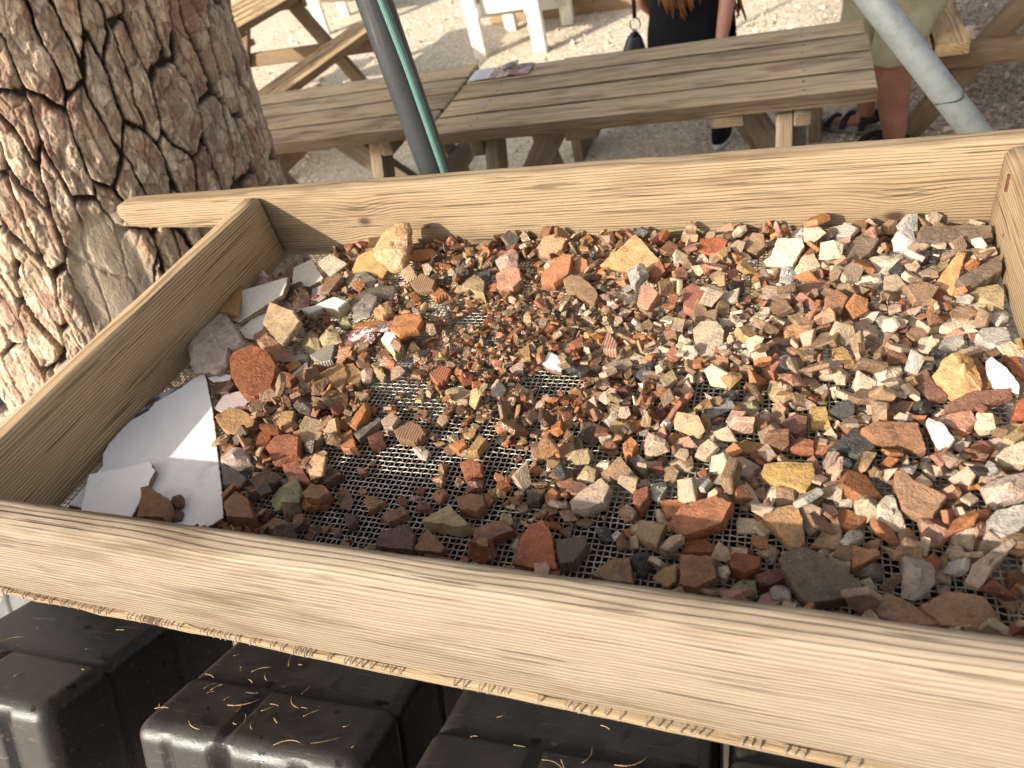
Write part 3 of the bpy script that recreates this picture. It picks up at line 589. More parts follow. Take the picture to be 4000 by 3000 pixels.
 ('s','dkbrown2',20,0,0.2,[974.5,-119.8,6.7],[-16,-28,18,2,18,15,18,23,-12,1,-26,-12],'thick dark brown bar in the far corner'),
 ('s','dkbrown2',14,0,0.2,[956.0,-48.8,14.7],[-36,-13,11,-14,37,-8,37,9,20,11,-32,13,-37,2],'long dark slab propped on the back board'),
 ('r','white2',16,0,0.3,[906.4,-42.2,5.8],[-10,-12,2,-16,14,-3,13,15,-7,14,-12,2],'pale grey stone beside the long dark slab'),
 ('s','ochre4',12,0,0.15,[977.7,-149.1,4.2],[-2,-11,11,-22,15,5,10,15,-11,10,-24,3],'yellow brown slab below the thick dark bar'),
 ('s','red4',9,0,0,[931.1,-147.5,0.8],[-7,-11,13,-5,8,12,-14,4],'deep red flat sherd below the spearhead sherd'),
 ('s','cream3',10,0,0,[947.6,-195.2,0.8],[-7,-13,12,-11,17,5,6,12,-10,10,-18,-3],'cream slab beneath the brown six sided sherd'),
 ('s','brown3',12,0,0,[951.2,-178.6,0.8],[-11,-11,5,-12,14,-2,9,11,-5,12,-12,1],'brown six sided sherd on the cream slab'),
 ('s','cream3',9,0,0,[967.0,-163.6,0.8],[-6,-5,-1,-14,10,3,4,10,-7,6],'cream chip behind the brown six sided sherd'),
 ('r','grey2',14,0,0,[984.2,-180.5,0.8],[-3,-14,7,-4,8,9,0,11,-12,-2],'pale pinkish cube near the side board'),
 ('s','greywhite',14,0,0,[973.1,-219.8,0.8],[-9,-10,6,-16,14,-9,13,16,-9,14,-15,5],'pale grey brick shaped piece touching the side board'),
 ('s','grey3',12,0,0,[935.4,-232.2,0.8],[-11,-15,4,-7,12,2,13,18,-5,12,-14,-10],'greenish grey slab beside the pale grey brick'),
 ('s','tan3',10,0,0,[952.0,-236.8,0.8],[-4,-9,16,3,16,11,-9,2,-19,-7],'long pinkish grey strip below the greenish grey slab'),
 ('r','tan4',16,0,0,[918.4,-223.1,0.8],[-9,-11,-2,-14,9,-1,12,14,1,14,-11,-1],'beige oval stone beside the greenish grey slab'),
 ('s','red3',10,0,0,[984.8,-257.8,0.8],[-5,-11,4,-19,6,2,3,15,-7,13],'mauve red sherd behind the white dagger shaped tile'),
 ('s','brown2',14,0,0,[955.2,-275.4,0.8],[-5,0,-2,-25,10,-14,10,-7,-1,27,-11,18],'brown sherd behind the big orange rock'),
 ('r','ochre8',34,0,0,[934.7,-286.7,0.8],[-18,-4,-6,-22,8,-26,16,-19,18,-8,14,22,0,31,-11,21,-20,5],'big orange rock with rough pitted surface'),
 ('t','white',9,0.1,0.1,[968.4,-282.1,12.3],[-10,4,-7,-17,11,-23,13,-14,6,9,-4,24,-9,18],'white dagger shaped tile beside the big orange rock'),
 ('r','cream3',20,0,0,[875.0,-278.5,0.8],[-12,-17,-7,-30,1,-21,16,6,15,20,4,25,-6,17,-11,-2],'large cream stone shaped like a tooth'),
 ('s','dkred3',12,0,0.1,[911.3,-292.0,2.6],[-2,-18,14,-11,5,2,-1,23,-16,4],'brown ridged sherd in front of the big orange rock'),
 ('s','dkred3',9,0,0.15,[945.4,-313.8,10.1],[-25,-14,-2,-9,28,5,28,15,-5,9,-25,-7],'long narrow red brown slab in front of the big orange rock'),
 ('s','black2',12,0,0.1,[848.6,-373.7,2.4],[-10,-9,9,-15,15,-5,13,11,-2,22,-26,-5],'large black three cornered stone'),
 ('s','dkgrey',9,0,0,[836.0,-389.0,0.8],[-1,-4,5,-12,9,-1,-3,8,-10,9],'dark grey splinter in front of the black stone'),
 ('s','brown4',16,0,0.2,[873.9,-362.8,9.0],[-13,-8,5,-10,26,-16,22,11,-2,11,-14,10,-24,1],'boat shaped orange brown sherd behind the black stone'),
 ('t','print3',10,0.1,0.1,[912.0,-359.6,10.0],[-3,-14,3,-22,12,-7,5,12,-6,19,-10,12],'white pointed tile with mauve edge beside the boat shaped sherd'),
 ('s','ochre9',12,0,0.1,[790.7,-414.7,6.0],[-9,-9,16,-19,24,-2,21,14,-8,11,-20,8,-23,-2],'large smooth mustard coloured sherd'),
 ('s','ochre9',8,0,0.15,[817.2,-335.3,2.8],[-8,-13,10,-11,6,13,-9,11],'upright mustard rectangle beside bare mesh'),
 ('s','pink3',7,0,0,[799.6,-314.7,0.8],[-3,-8,15,-3,-2,12,-11,-1],'pale pink curved sliver'),
 ('s','dkred3',14,0,0,[795.6,-351.8,0.8],[-10,-5,2,-16,11,-5,11,11,-1,12,-13,1],'maroon chunk beside the upright mustard rectangle'),
 ('r','tan2',22,0,0,[781.3,-304.2,0.8],[-1,-17,11,-14,12,4,0,17,-10,14,-13,-2],'crusty tan lump beside the pale pink sliver'),
 ('s','pink2',12,0,0.1,[930.5,-335.2,2.0],[-5,-9,4,-12,14,1,11,13,-6,8,-18,-1],'orange pink sherd behind the white pointed tile'),
 ('s','red',12,0,0,[804.4,-374.3,0.8],[8,-7,9,4,-5,10,-12,-7],'striped red chip beside the black stone'),
 ('s','brown',10,0,0.2,[885.2,-322.2,2.9],[-11,-9,-2,-9,8,-2,13,9,3,10,-12,1],'brown flake behind the boat shaped sherd'),
 ('r','black',18,0,0,[903.2,-320.8,0.8],[-4,-13,8,-4,8,10,-2,12,-11,-5],'sooty black and brown lump below the ridged brown sherd'),
 ('s','brown5',13,0,0.2,[885.7,-429.2,11.6],[-11,-3,-9,-16,3,-22,13,-21,24,-2,12,5,0,12,-7,21,-12,19,-13,7],'large tan brown sherd with a ridge and pointed end'),
 ('r','cream2',18,0,0.3,[868.1,-446.0,5.4],[-9,-2,-7,-14,2,-15,14,-13,7,4,3,17,-2,16,-9,6],'cream white upright stone left of the large ridged sherd'),
 ('r','greyochre',20,0,0.2,[850.6,-440.6,3.8],[-6,-11,2,-14,9,-9,11,11,-1,15,-7,8,-8,0],'half grey,half ochre block'),
 ('r','cream4',16,0,0,[841.4,-473.2,0.8],[-4,-12,6,-3,9,5,4,13,-5,4,-10,-7],'greyish white quartz stone'),
 ('r','breccia2',20,0,0.15,[899.3,-458.3,3.1],[-10,-5,-7,-15,4,-13,12,-3,13,6,5,13,-6,10,-11,7],'block with orange edges and grey crusted top'),
 ('s','brown3',10,0,0.2,[825.1,-471.8,3.6],[6,-13,9,3,5,17,-4,6,-16,-13],'grey brown rounded wedge beside the greyish quartz stone'),
 ('s','ochre5',16,0,0.2,[794.5,-471.8,5.0],[0,-18,8,-20,12,-14,10,8,5,21,-12,16,-22,7],'upright ochre wedge standing on the mesh'),
 ('s','dkolive',14,0,0.1,[813.3,-520.6,10.3],[-20,-4,-11,-19,-4,-24,15,-18,32,-8,34,0,9,17,-7,25,-20,20,-27,12],'largest dark brown sherd,lying against the front board'),
 ('s','orange6',9,0,0.2,[850.0,-492.4,10.5],[-10,-13,10,1,9,5,-10,7],'orange three cornered sherd pointing at the round grey stone'),
 ('r','dkgrey2',16,0,0,[853.4,-501.0,0.8],[-6,-5,8,-6,10,3,2,10,-13,-2],'shadowed grey stone under the orange three cornered sherd'),
 ('r','breccia3',30,0,0.3,[883.1,-504.9,7.0],[-10,-3,-11,-16,-3,-19,5,-15,11,-5,12,5,9,12,5,16,-8,14,-10,11],'round grey speckled stone near the front board'),
 ('s','brown5',10,0,0.1,[873.8,-533.3,2.0],[-17,-8,5,-11,29,-7,18,0,0,9,-10,12,-24,4],'light brown sherd half hidden by the front board'),
 ('s','brown5',10,0,0.15,[911.1,-529.4,8.2],[-16,-14,19,-15,24,-9,14,12,-2,13,-11,13,-29,-1],'broad tan sherd against the front board'),
 ('r','tanwhite',18,0.2,0.3,[932.9,-490.5,16.4],[-11,-21,-5,-13,9,5,17,15,15,19,9,15,-13,-3,-20,-16],'long bone shaped pale stone with white tip'),
 ('s','dkred',14,0,0,[781.1,-522.1,0.8],[-9,-6,0,-8,13,1,8,12,-11,1],'dark red block beside the largest dark brown sherd'),
 ('s','brown4',18,0,0,[726.7,-527.8,0.8],[-12,-14,1,-15,16,-3,10,17,-16,15],'thick orange brown block against the front board'),
 ('s','rust',10,0,0,[724.9,-497.2,0.8],[-13,-7,9,-6,13,0,5,9,-15,5],'thin rust slab behind the thick orange brown block'),
 ('r','olive2',24,0,0,[762.1,-532.6,0.8],[-9,-10,11,-9,8,11,0,12,-10,-3],'mossy green stone against the front board'),
 ('s','rust',16,0,0,[760.3,-512.3,0.8],[-10,-6,2,-11,14,-2,14,8,-8,9,-12,1],'rust chunk behind the mossy green stone'),
 ('r','breccia3',20,0,0,[789.9,-533.0,0.8],[-7,-9,8,-9,8,4,1,13,-9,0],'white speckled stone beside the mossy green stone'),
 ('r','pale',22,0,0.1,[951.0,-418.8,9.9],[-14,-11,-8,-17,14,-6,19,9,14,16,-8,10,-17,-1],'big pale pink streaked stone by the side board'),
 ('s','greywhite',14,0,0.15,[949.1,-448.3,8.5],[-14,-13,-2,-17,11,-3,15,8,11,15,-8,8,-14,1],'pale grey sherd with orange rim by the side board'),
 ('s','orange2',12,0,0,[934.3,-438.3,0.8],[-5,-7,5,-2,8,7,-2,4,-7,-2],'orange lump beside the pale grey rimmed sherd'),
 ('r','breccia2',18,0,0,[930.7,-455.5,0.8],[-4,-10,4,-5,6,7,1,10,-7,-2],'red and white speckled pebble below the orange lump'),
 ('s','cream3',12,0,0.15,[964.0,-376.6,7.9],[-7,-10,7,-10,12,5,8,14,-7,5,-13,-3],'yellowish cream sherd by the side board'),
 ('s','ochre4',14,0,0,[968.8,-348.3,0.8],[-9,-9,-2,-15,10,-2,9,10,-1,10,-8,6],'ochre chunk behind the yellowish cream sherd'),
 ('s','red4',10,0,0.3,[979.1,-316.5,4.4],[5,-10,5,13,-2,9,-8,-11],'dark red tile corner by the side board'),
 ('s','red3',12,0,0,[941.8,-368.7,0.8],[-6,-7,2,-8,11,2,3,12,-10,0],'brick coloured lozenge behind the cream sherd'),
 ('s','rust2',16,0.1,0.2,[725.5,-473.1,10.2],[-11,-21,18,-8,26,12,11,19,-17,8,-27,-10],'large scratched orange brown sherd tilting over bare mesh'),
 ('s','orange',10,0,0,[700.0,-459.9,0.8],[-6,-13,10,-5,10,12,-15,6],'flat orange chip tucked behind the large scratched sherd'),
 ('r','cream3',10,0,0,[751.9,-184.1,0.8],[-7,-8,5,-13,11,4,0,16,-8,1],''),
 ('r','grey2',10,0,0,[782.7,-255.9,0.8],[-2,-9,8,-7,5,17,-12,-1],''),
 ('r','tan4',12,0,0,[836.7,-276.6,0.8],[-5,-11,4,-11,9,3,-1,15,-8,4],''),
 ('s','pink3',10,0,0,[830.5,-260.7,0.8],[-3,-11,8,-3,6,11,-11,3],''),
 ('r','cream3',12,0,0,[830.4,-297.0,0.8],[0,-9,8,-2,0,9,-7,2],''),
 ('r','grey3',12,0,0,[905.2,-255.0,0.8],[-4,-10,9,-4,11,3,-3,10,-12,2],''),
 ('s','dkgrey2',8,0,0,[730.7,-390.7,0.8],[0,-12,12,8,-4,7,-9,-3],''),
 ('r','cream4',8,0,0,[715.9,-377.0,0.8],[-15,-8,9,-5,25,0,8,7,-7,7,-20,-2],''),
 ('r','cream3',12,0,0,[780.6,-433.8,0.8],[-3,-13,0,-11,12,11,-3,10,-6,2],''),
 ('r','cream3',12,0,0,[720.5,-423.6,0.8],[0,-9,6,1,3,10,-3,4,-6,-6],''),
 ('r','tan4',12,0,0,[762.3,-438.9,0.8],[5,-15,11,-11,0,10,-7,18,-10,0],''),
 ('r','brown',10,0,0,[867.1,-229.0,0.8],[1,-11,11,-2,7,8,-7,7,-12,-3],''),
 ('s','ochre7',12,0,0,[837.9,-247.4,0.8],[-8,-3,3,-15,11,-12,5,8,-2,15,-10,7],''),
 ('r','olive',12,0,0,[756.8,-324.5,0.8],[1,-12,7,-3,5,10,-6,9,-8,-4],''),
 ('s','tan3',10,0,0,[750.1,-407.4,0.8],[-8,-9,8,-11,19,3,1,14,-19,3],''),
 ('r','pink',10,0,0,[769.8,-342.5,0.8],[-2,-7,5,-9,5,10,-7,5],''),
 ('s','grey',8,0,0,[880.4,-185.1,0.8],[-3,-9,10,-11,12,2,-2,7,-16,10],''),
 ('r','red2',10,0,0,[899.5,-159.1,0.8],[-6,-7,5,-13,9,4,1,15,-10,1],''),
 ('s','dkgrey2',7,0,0,[909.4,-178.0,0.8],[-10,-8,12,0,10,8,-12,-1],''),
 ('s','orange',10,0,0,[894.8,-229.1,0.8],[-5,-9,1,-12,8,3,2,15,-6,3],''),
 ('s','brown3',10,0,0,[908.5,-209.8,0.8],[-4,-13,9,-4,12,9,-5,9,-11,-2],''),
]
BARE = [[0.4007,-0.4349,10.8186,4.9506,2.651,-25.6937],[0.3973,-0.4972,17.1646,8.501,4.4573,-35.2692],[0.3475,-0.3186,18.9086,8.6526,2.2913,-39.2396],[0.3895,-0.3436,24.0615,10.2768,3.6399,-53.0087],[0.3872,-0.1778,25.3379,9.3351,0.3151,-46.7069],[0.5378,-0.2998,26.5692,7.1027,2.6244,-47.3951],[0.7252,-0.2965,29.3856,2.5792,3.3789,-57.8652],[0.7131,-0.3146,36.7714,3.7151,4.8695,-74.03],[0.8259,-0.3072,81.2217,-0.6771,2.3069,-35.0717],[0.8069,-0.1317,31.7694,0.2705,-0.8746,-70.3553],[0.876,-0.3738,39.5847,-2.3963,8.9548,-91.6504],[0.7522,-0.4751,33.5873,2.5085,5.2827,-38.7808],[0.4853,-0.4972,17.2091,6.738,4.0792,-31.2066],[0.6189,-0.5152,24.0936,5.7581,6.7856,-46.7359],[0.3391,-0.142,35.7875,14.2217,-0.2106,-32.2416],[0.6577,-0.5237,42.0394,8.1632,11.0033,-72.8339],[0.5089,-0.4237,22.1065,7.3972,6.6809,-64.7524],[0.7134,-0.4724,42.5826,5.0671,6.7975,-51.166],[0.0886,-0.0612,14.7273,8.3584,-1.0624,-32.1177],[0.7977,-0.3652,125.0275,2.4899,7.7549,-85.6549],[0.5811,-0.1289,56.6369,10.9977,-0.9084,-73.07]]
# ------------------------------------------------------------------ the sieve
WD, DP, HB = .997, .600, .108
W_BACK = wood('sieve_wood_back', (.38, .28, .17), (.14, .082, .038), ring=.0042, pith=(.06, -.30), knots=((-.33, .002, .014, -1), (.40, -.028, .015, -1), (-.225, -.012, .004, -1)), line=.7, grey=.15, stain=.5)
W_SIDE = wood('sieve_wood_side', (.56, .41, .245), (.21, .13, .06), ring=.0040, pith=(.05, -.26), line=.95, grey=.15, stain=.3)
W_FRONT = wood('sieve_wood_front', (.375, .305, .22), (.125, .08, .045), ring=.0042, pith=(.15, .25), line=.72, grey=.4, stain=.75, gcol=(.30, .25, .19))
sieve = thing('sieve', 'large wooden sieve frame with wire mesh bottom full of sherds and stones', 'sieve', (WD / 2, -DP / 2, 0))
def P3(p): return Vector(p) - Vector((WD / 2, -DP / 2, 0))
# back board with its tapered carrying handle at the left end, outline in x-z, 33 mm thick
hp = [(-.020, -.006), (-.030, .004), (-.055, .036), (-.085, .047), (-.13, .053), (-.20, .056), (-.285, .060), (-.305, .066), (-.318, .080), (-.3185, .094), (-.312, .103), (-.298, .1075), (-.27, .1085)]
top = [(x, HB + random.uniform(-.0006, .0006)) for x in np.linspace(-.2, 1.30, 26)]
out = hp + top + [(1.30, -.006)] 
prof = [(0, .0035, .0035), (.0, 0, 0)]
def plate_xz(outline, y0, y1, r=.005):
    """thick board whose outline lies in x-z, edges rounded over r"""
    P = [Vector((x, 0, z)) for x, z in outline]; n = len(P); C = sum(P, Vector()) / n
    nrm = []
    for i in range(n):
        t = (P[(i + 1) % n] - P[i - 1]).normalized(); nn = Vector((t.z, 0, -t.x)); nrm.append(nn)
    area = sum(P[i].x * P[(i + 1) % n].z - P[(i + 1) % n].x * P[i].z for i in range(n)); sg = 1 if area > 0 else -1
    rings = []
    for (ins, yy) in ((r, y0), (r * .3, y0 + r * .3), (0, y0 + r), (0, y1 - r), (r * .3, y1 - r * .3), (r, y1)):
        rings.append([P[i] - nrm[i] * sg * ins + Vector((0, yy, 0)) for i in range(n)])
    V = [v for q in rings for v in q]; F = []
    for k in range(len(rings) - 1):
        for i in range(n): F.append((k * n + i, k * n + (i + 1) % n, (k + 1) * n + (i + 1) % n, (k + 1) * n + i))
    F.append(tuple(range(n - 1, -1, -1))); F.append(tuple((len(rings) - 1) * n + i for i in range(n)))
    return V, F
V, F = plate_xz(out, 0, .033, .006)
bm = bmesh.new(); me = pymesh('back_board', [v - Vector((.5, .0165, .05)) for v in V], F); bm.from_mesh(me); bmesh.ops.recalc_face_normals(bm, faces=bm.faces[:]); bm.to_mesh(me); bm.free()
bb = link('back_board', me, W_BACK, sieve, P3((.5, .0165, .05)), smooth=True); me.set_sharp_from_angle(angle=math.radians(55))
# side boards (grain runs away from the viewer), front board
lb = beam('side_board', P3((-.0165, -.001, .050)), P3((-.0165, -DP - .001, .050)), .033, .112, W_SIDE, sieve, r=.008, nseg=16, seed=3)
rb = beam('side_board', P3((WD + .0165, -.001, .050)), P3((WD + .0165, -DP - .001, .050)), .033, .112, W_BACK, sieve, r=.011, nseg=16, seed=4)
fb = beam('front_board', P3((-.10, -DP - .0145, .0365)), P3((1.15, -DP - .0145, .0365)), .029, .143, W_FRONT, sieve, r=.0075, nseg=40, seed=5, jit=.0004)
beam('batten', P3((-.10, -DP - .0155, -.0425)), P3((1.15, -DP - .0155, -.0425)), .030, .009, W_BACK, sieve, r=.002, nseg=40, seed=6, jit=.0009)
link('nail', tube_mesh('nail', [(0, 0, -.009), (0, .001, .0), (0, .002, .009)], .0022, 8), metal_mat('rusty_nail', (.10, .04, .02), .7, .3), sieve, P3((WD - .0002, -.05, .085)))
# wire mesh, crimped and woven
PW = .0061; nxw = int(WD / PW); nyw = int(DP / PW)
def wires(n, along, m, axis, par):
    """n wires, each crossing m others; 2 rings per crossing"""
    k = np.arange(m * 2 + 1); R = .00080; a = np.array([[1, 0], [0, 1], [-1, 0], [0, -1]]) * R
    VV = np.zeros((n, len(k), 4, 3)); base = np.arange(n)[:, None]
    zc = np.cos(np.pi * (k[None] / 2 - .5) + np.pi * base + par) * .00075
    s = k[None] * PW / 2 + np.zeros((n, 1)); w = (base + .5) * PW + (fbm(s * 30, base * 3.7 + 0 * s, 5) - .5) * .0022
    zz_ = zc - .0015 + ((fbm(s * 9, w * 9, 77) if axis == 0 else fbm(w * 9, s * 9, 77)) - .5) * .003
    for j in range(4):
        VV[:, :, j, axis] = s; VV[:, :, j, 1 - axis] = w + a[j, 0]; VV[:, :, j, 2] = zz_ + a[j, 1]
    nk = len(k); i0 = (np.arange(n)[:, None, None] * nk + np.arange(nk - 1)[None, :, None]) * 4 + np.arange(4)[None, None]
    i1 = (np.arange(n)[:, None, None] * nk + np.arange(nk - 1)[None, :, None]) * 4 + (np.arange(4)[None, None] + 1) % 4
    Q = np.stack([i0, i1, i1 + 4, i0 + 4], -1).reshape(-1, 4)
    V = VV.reshape(-1, 3); V[:, 1] -= DP
    return V, Q
Va, Qa = wires(nyw, 'x', nxw, 0, 0); Vb, Qb = wires(nxw, 'y', nyw, 1, math.pi)
n = NT('mesh_wire'); p = n.coord('Object'); a = n.noise(p, 90., 3)
M_WIRE = n.done(n.mix(n.mapr(a, .4, .65), (.52, .48, .41), (.28, .24, .18)), n.mapr(a, .3, .7, .35, .6), None, .5, .5)
tag(link('wire_mesh', npmesh('wire_mesh', np.vstack([Va, Vb]) - np.array([WD / 2, -DP / 2, 0]), np.vstack([Qa, Qb + len(Va)])), M_WIRE, sieve, smooth=True), kind='stuff')
# cut wire ends bent under the front board
V = []; F = []
x = -.095
while x < 1.14:
    if random.random() < .62:
        w = random.uniform(.0005, .0008); y0 = -DP - .031; z0 = -.0352; d = random.uniform(.0015, .006); k = len(V)
        for (yy, zz2) in ((y0 + .004, z0 + .0006), (y0 - .0004, z0), (y0 - .0016, z0 - d)):
            for (dx, dz) in ((-w, w), (w, w), (w, -w), (-w, -w)): V.append((x + dx + (zz2 - z0) * .3, yy - dz * .5, zz2 + dz * .6))
        for s_ in (0, 4):
            for q in range(4): F.append((k + s_ + q, k + s_ + (q + 1) % 4, k + s_ + 4 + (q + 1) % 4, k + s_ + 4 + q))
        F.append((k + 8, k + 9, k + 10, k + 11))
    x += random.choice((.006, .006, .0085, .0115))
tag(link('wire_end', pymesh('wire_end', [Vector(v) - Vector((WD / 2, -DP / 2, 0)) for v in V], F), metal_mat('wire_end_steel', (.30, .25, .20), .6, .4), sieve), kind='stuff')

# ------------------------------------------------------------------ sherds, stones and tile pieces in the sieve
PAL = dict(orange=(.42, .175, .07), orange2=(.44, .19, .075), orange3=(.47, .20, .10), orange4=(.42, .13, .05), orange5=(.56, .30, .14), orange6=(.33, .16, .065),
 rust=(.25, .085, .035), rust2=(.30, .12, .055), red=(.33, .125, .065), red2=(.29, .12, .075), red3=(.31, .115, .065), red4=(.30, .085, .04), dkred=(.14, .055, .035), dkred2=(.12, .06, .045), dkred3=(.22, .105, .07),
 brown=(.23, .14, .08), brown2=(.25, .13, .065), brown3=(.29, .185, .105), brown4=(.30, .15, .08), brown5=(.34, .20, .115), dkbrown=(.10, .062, .04), dkbrown2=(.16, .115, .08), dkolive=(.165, .12, .075), blackred=(.10, .065, .05),
 ochre=(.50, .31, .12), ochre2=(.42, .26, .13), ochre3=(.32, .18, .06), ochre4=(.36, .27, .15), ochre5=(.36, .21, .10), ochre6=(.52, .29, .13), ochre7=(.42, .26, .11), ochre8=(.50, .29, .13), ochre9=(.44, .28, .10),
 tan=(.44, .29, .17), tan2=(.36, .26, .15), tan3=(.44, .31, .22), tan4=(.54, .42, .29), tanwhite=(.42, .32, .24), sand=(.44, .35, .24),
 cream=(.62, .52, .39), cream2=(.55, .46, .35), cream3=(.62, .51, .37), cream4=(.50, .45, .37), white=(.84, .83, .82), white2=(.55, .51, .46), whiteochre=(.74, .73, .70), pale=(.54, .43, .36),
 grey=(.30, .27, .22), grey2=(.40, .37, .33), grey3=(.38, .36, .30), greystripe=(.30, .27, .22), greywhite=(.45, .42, .38), greyochre=(.36, .30, .20), dkgrey=(.075, .072, .07), dkgrey2=(.15, .13, .105), dkgrey3=(.15, .15, .16),
 black=(.04, .037, .034), black2=(.065, .063, .058), slag=(.05, .05, .052), flint=(.27, .23, .20), breccia=(.44, .35, .29), breccia2=(.34, .19, .13), breccia3=(.38, .33, .28),
 pink=(.48, .30, .235), pink2=(.46, .24, .16), pink3=(.58, .38, .28), mauve=(.22, .11, .10), mauve2=(.42, .37, .37), olive=(.26, .25, .13), olive2=(.28, .26, .14), ribbed=(.21, .12, .07), ribdark=(.12, .085, .06),
 patt=(.72, .68, .58), print=(.5, .5, .5), print2=(.62, .58, .54), print3=(.70, .68, .68), marble=(.80, .79, .78), dark=(.07, .06, .06))
WORD = dict(orange='orange', rust='rust coloured', red='red', dkred='dark red', brown='brown', dkbrown='dark brown', ochre='ochre', tan='tan', cream='cream', white='white', grey='grey', dkgrey='dark grey', black='black', pink='pinkish', pale='pale', olive='olive', mauve='mauve', sand='sand coloured')
M_SH = chip_mat('potsherd', 'obj', .55, .95); M_ST = chip_mat('stone', 'obj', .7, 1.2, 200.); M_CHIP = chip_mat('small_chip', 'tint', .6, 1.)
def ribbed_mat():
    n = NT('ribbed_sherd'); p = n.coord('Object'); x = n.sep(p)[0]; s = n.math('SINE', n.math('MULTIPLY', n.math('ADD', x, n.math('MULTIPLY', n.noise(p, 40., 2), .002)), 1900.))
    f = n.noise(p, 260., 3); c = n.mix(1., n.info('Color'), n.ramp(n.math('ADD', n.math('MULTIPLY', s, .22), f), [(.1, .72), (.5, 1.), (1., 1.18)]), 'MULTIPLY')
    return n.done(c, .5, n.bump(n.math('ADD', s, f), .6, .0006), .45)
M_RIB = ribbed_mat()
def glaze_mat(name, kind):
    n = NT(name); p = n.coord('Object'); c0 = n.info('Color'); a = n.noise(p, 60., 4, .6); b = n.noise(p, 300., 2); vx = n.sep(p)
    ro = .22
    if kind == 'white': c = n.mix(n.mapr(a, .55, .75, 0, .25), c0, (.55, .50, .42)); c = n.mix(n.mapr(b, .70, .76, 0, .4), c, (.35, .28, .2))
    elif kind == 'marble':
        q = n.noise(p, 25., 5, .65, 1.2); c = n.mix(n.mapr(q, .42, .70, 0, .22), c0, (.55, .53, .52)); st = n.noise(p, 14., 4, .7)
        c = n.mix(n.mapr(st, .62, .74, 0, .5), c, (.42, .33, .22)); c = n.mix(n.mapr(b, .66, .74, 0, .5), c, (.32, .27, .22)); ro = .42
    elif kind == 'patt':
        # thin blue-grey drawing: rows of little rings and curling stems
        q = n.vmath('ADD', p, n.vmath('MULTIPLY', n.new('ShaderNodeTexNoise').outputs['Color'], (0, 0, 0)))
        w = n.noise(p, 70., 1); u = n.math('ADD', vx[0], n.math('MULTIPLY', w, .012)); v = n.math('ADD', vx[1], n.math('MULTIPLY', w, .008))
        ring = n.vor(n.comb(u, v, 0), 165., rnd=.55); l1 = n.math('COMPARE', ring, .24, .055)
        keep = n.mapr(n.noise(p, 55., 1), .50, .53); l1 = n.math('MULTIPLY', l1, keep)
        wv = n.math('SINE', n.math('ADD', n.math('MULTIPLY', u, 330.), n.math('MULTIPLY', n.math('SINE', n.math('MULTIPLY', v, 420.)), 1.6)))
        l2 = n.math('MULTIPLY', n.math('COMPARE', wv, 0., .2), n.mapr(n.noise(p, 48., 1), .46, .42))
        c = n.mix(n.math('MULTIPLY', n.math('MAXIMUM', l1, l2), .65), c0, (.25, .28, .38)); c = n.mix(n.mapr(a, .6, .8, 0, .3), c, (.5, .44, .33))
    elif kind == 'print':
        q = n.noise(p, 55., 4, .7, .4); c = n.ramp(q, [(.36, (.70, .68, .68)), (.44, (.60, .57, .57)), (.47, (.26, .09, .06)), (.56, (.30, .12, .09)), (.60, (.05, .05, .055)), (.66, (.10, .10, .11)), (.70, (.68, .66, .66))])
        c = n.mix(n.mapr(n.vor(p, 420.), .28, .2, 0, .8), c, (.75, .73, .72)); ro = .12
    elif kind == 'print2':
        q = n.math('ADD', vx[0], n.math('MULTIPLY', a, .02)); cr = n.vor(p, 300., 'DISTANCE_TO_EDGE')
        br = n.mix(n.mapr(cr, .02, .10), (.60, .52, .45), (.30, .16, .11)); c = n.mix(n.mapr(q, .006, .014), c0, br); ro = .2
    elif kind == 'mauve': c = n.mix(n.mapr(a, .42, .62), c0, (.50, .40, .38)); c = n.mix(n.mapr(b, .6, .7, 0, .4), c, (.1, .06, .06)); ro = .3
    elif kind == 'dark': c = n.mix(n.mapr(a, .45, .6), c0, (.45, .44, .45)); ro = .25
    return n.done(c, ro, n.bump(n.math('ADD', a, b), .05, .0008), .5)
GL = dict(white=glaze_mat('white_glaze', 'white'), whiteochre=None, marble=glaze_mat('marble_face', 'marble'), patt=glaze_mat('blue_vine_glaze', 'patt'), print=glaze_mat('printed_glaze', 'print'), print2=glaze_mat('crackled_glaze', 'print2'), print3=glaze_mat('streaked_glaze', 'mauve'), mauve=glaze_mat('mauve_glaze', 'mauve'), mauve2=None, dark=glaze_mat('dark_glaze', 'dark'), cream=None)
GL['whiteochre'] = GL['white']; GL['mauve2'] = GL['mauve']; GL['cream'] = chip_mat('cream_relief', 'obj', .6, 1.)
def body_mat(name, c, c2):
    n = NT(name); p = n.coord('Object'); f = n.noise(p, 230., 4, .65); return n.done(n.mix(n.mapr(f, .35, .65), c, c2), .85, n.bump(f, .9, .002), .3)
BODY = dict(white=body_mat('brown_tile_body', (.16, .09, .055), (.27, .17, .11)), whiteochre=body_mat('yellow_tile_body', (.42, .33, .17), (.60, .52, .33)), patt=body_mat('sooty_tile_body', (.16, .12, .07), (.36, .28, .17)))

def ring_outline(loc, r, step=4.0, jit=.35):
    """polygon (mm) resampled with irregular points, metres out"""
    P = [np.array((loc[i], loc[i + 1]), float) for i in range(0, len(loc), 2)]; outp = []
    for a, b in zip(P, P[1:] + P[:1]):
        L = np.linalg.norm(b - a); k = max(1, int(L / step)); nrm = np.array([(b - a)[1], -(b - a)[0]]) / max(L, 1e-6)
        for i in range(k):
            t = (i + (r.uniform(-.25, .25) if i else 0)) / k; q = a + (b - a) * t
            if i: q = q + nrm * r.uniform(-jit, jit) * min(1.2, L / 12)
            outp.append(q)
    return np.array(outp) / 1000.

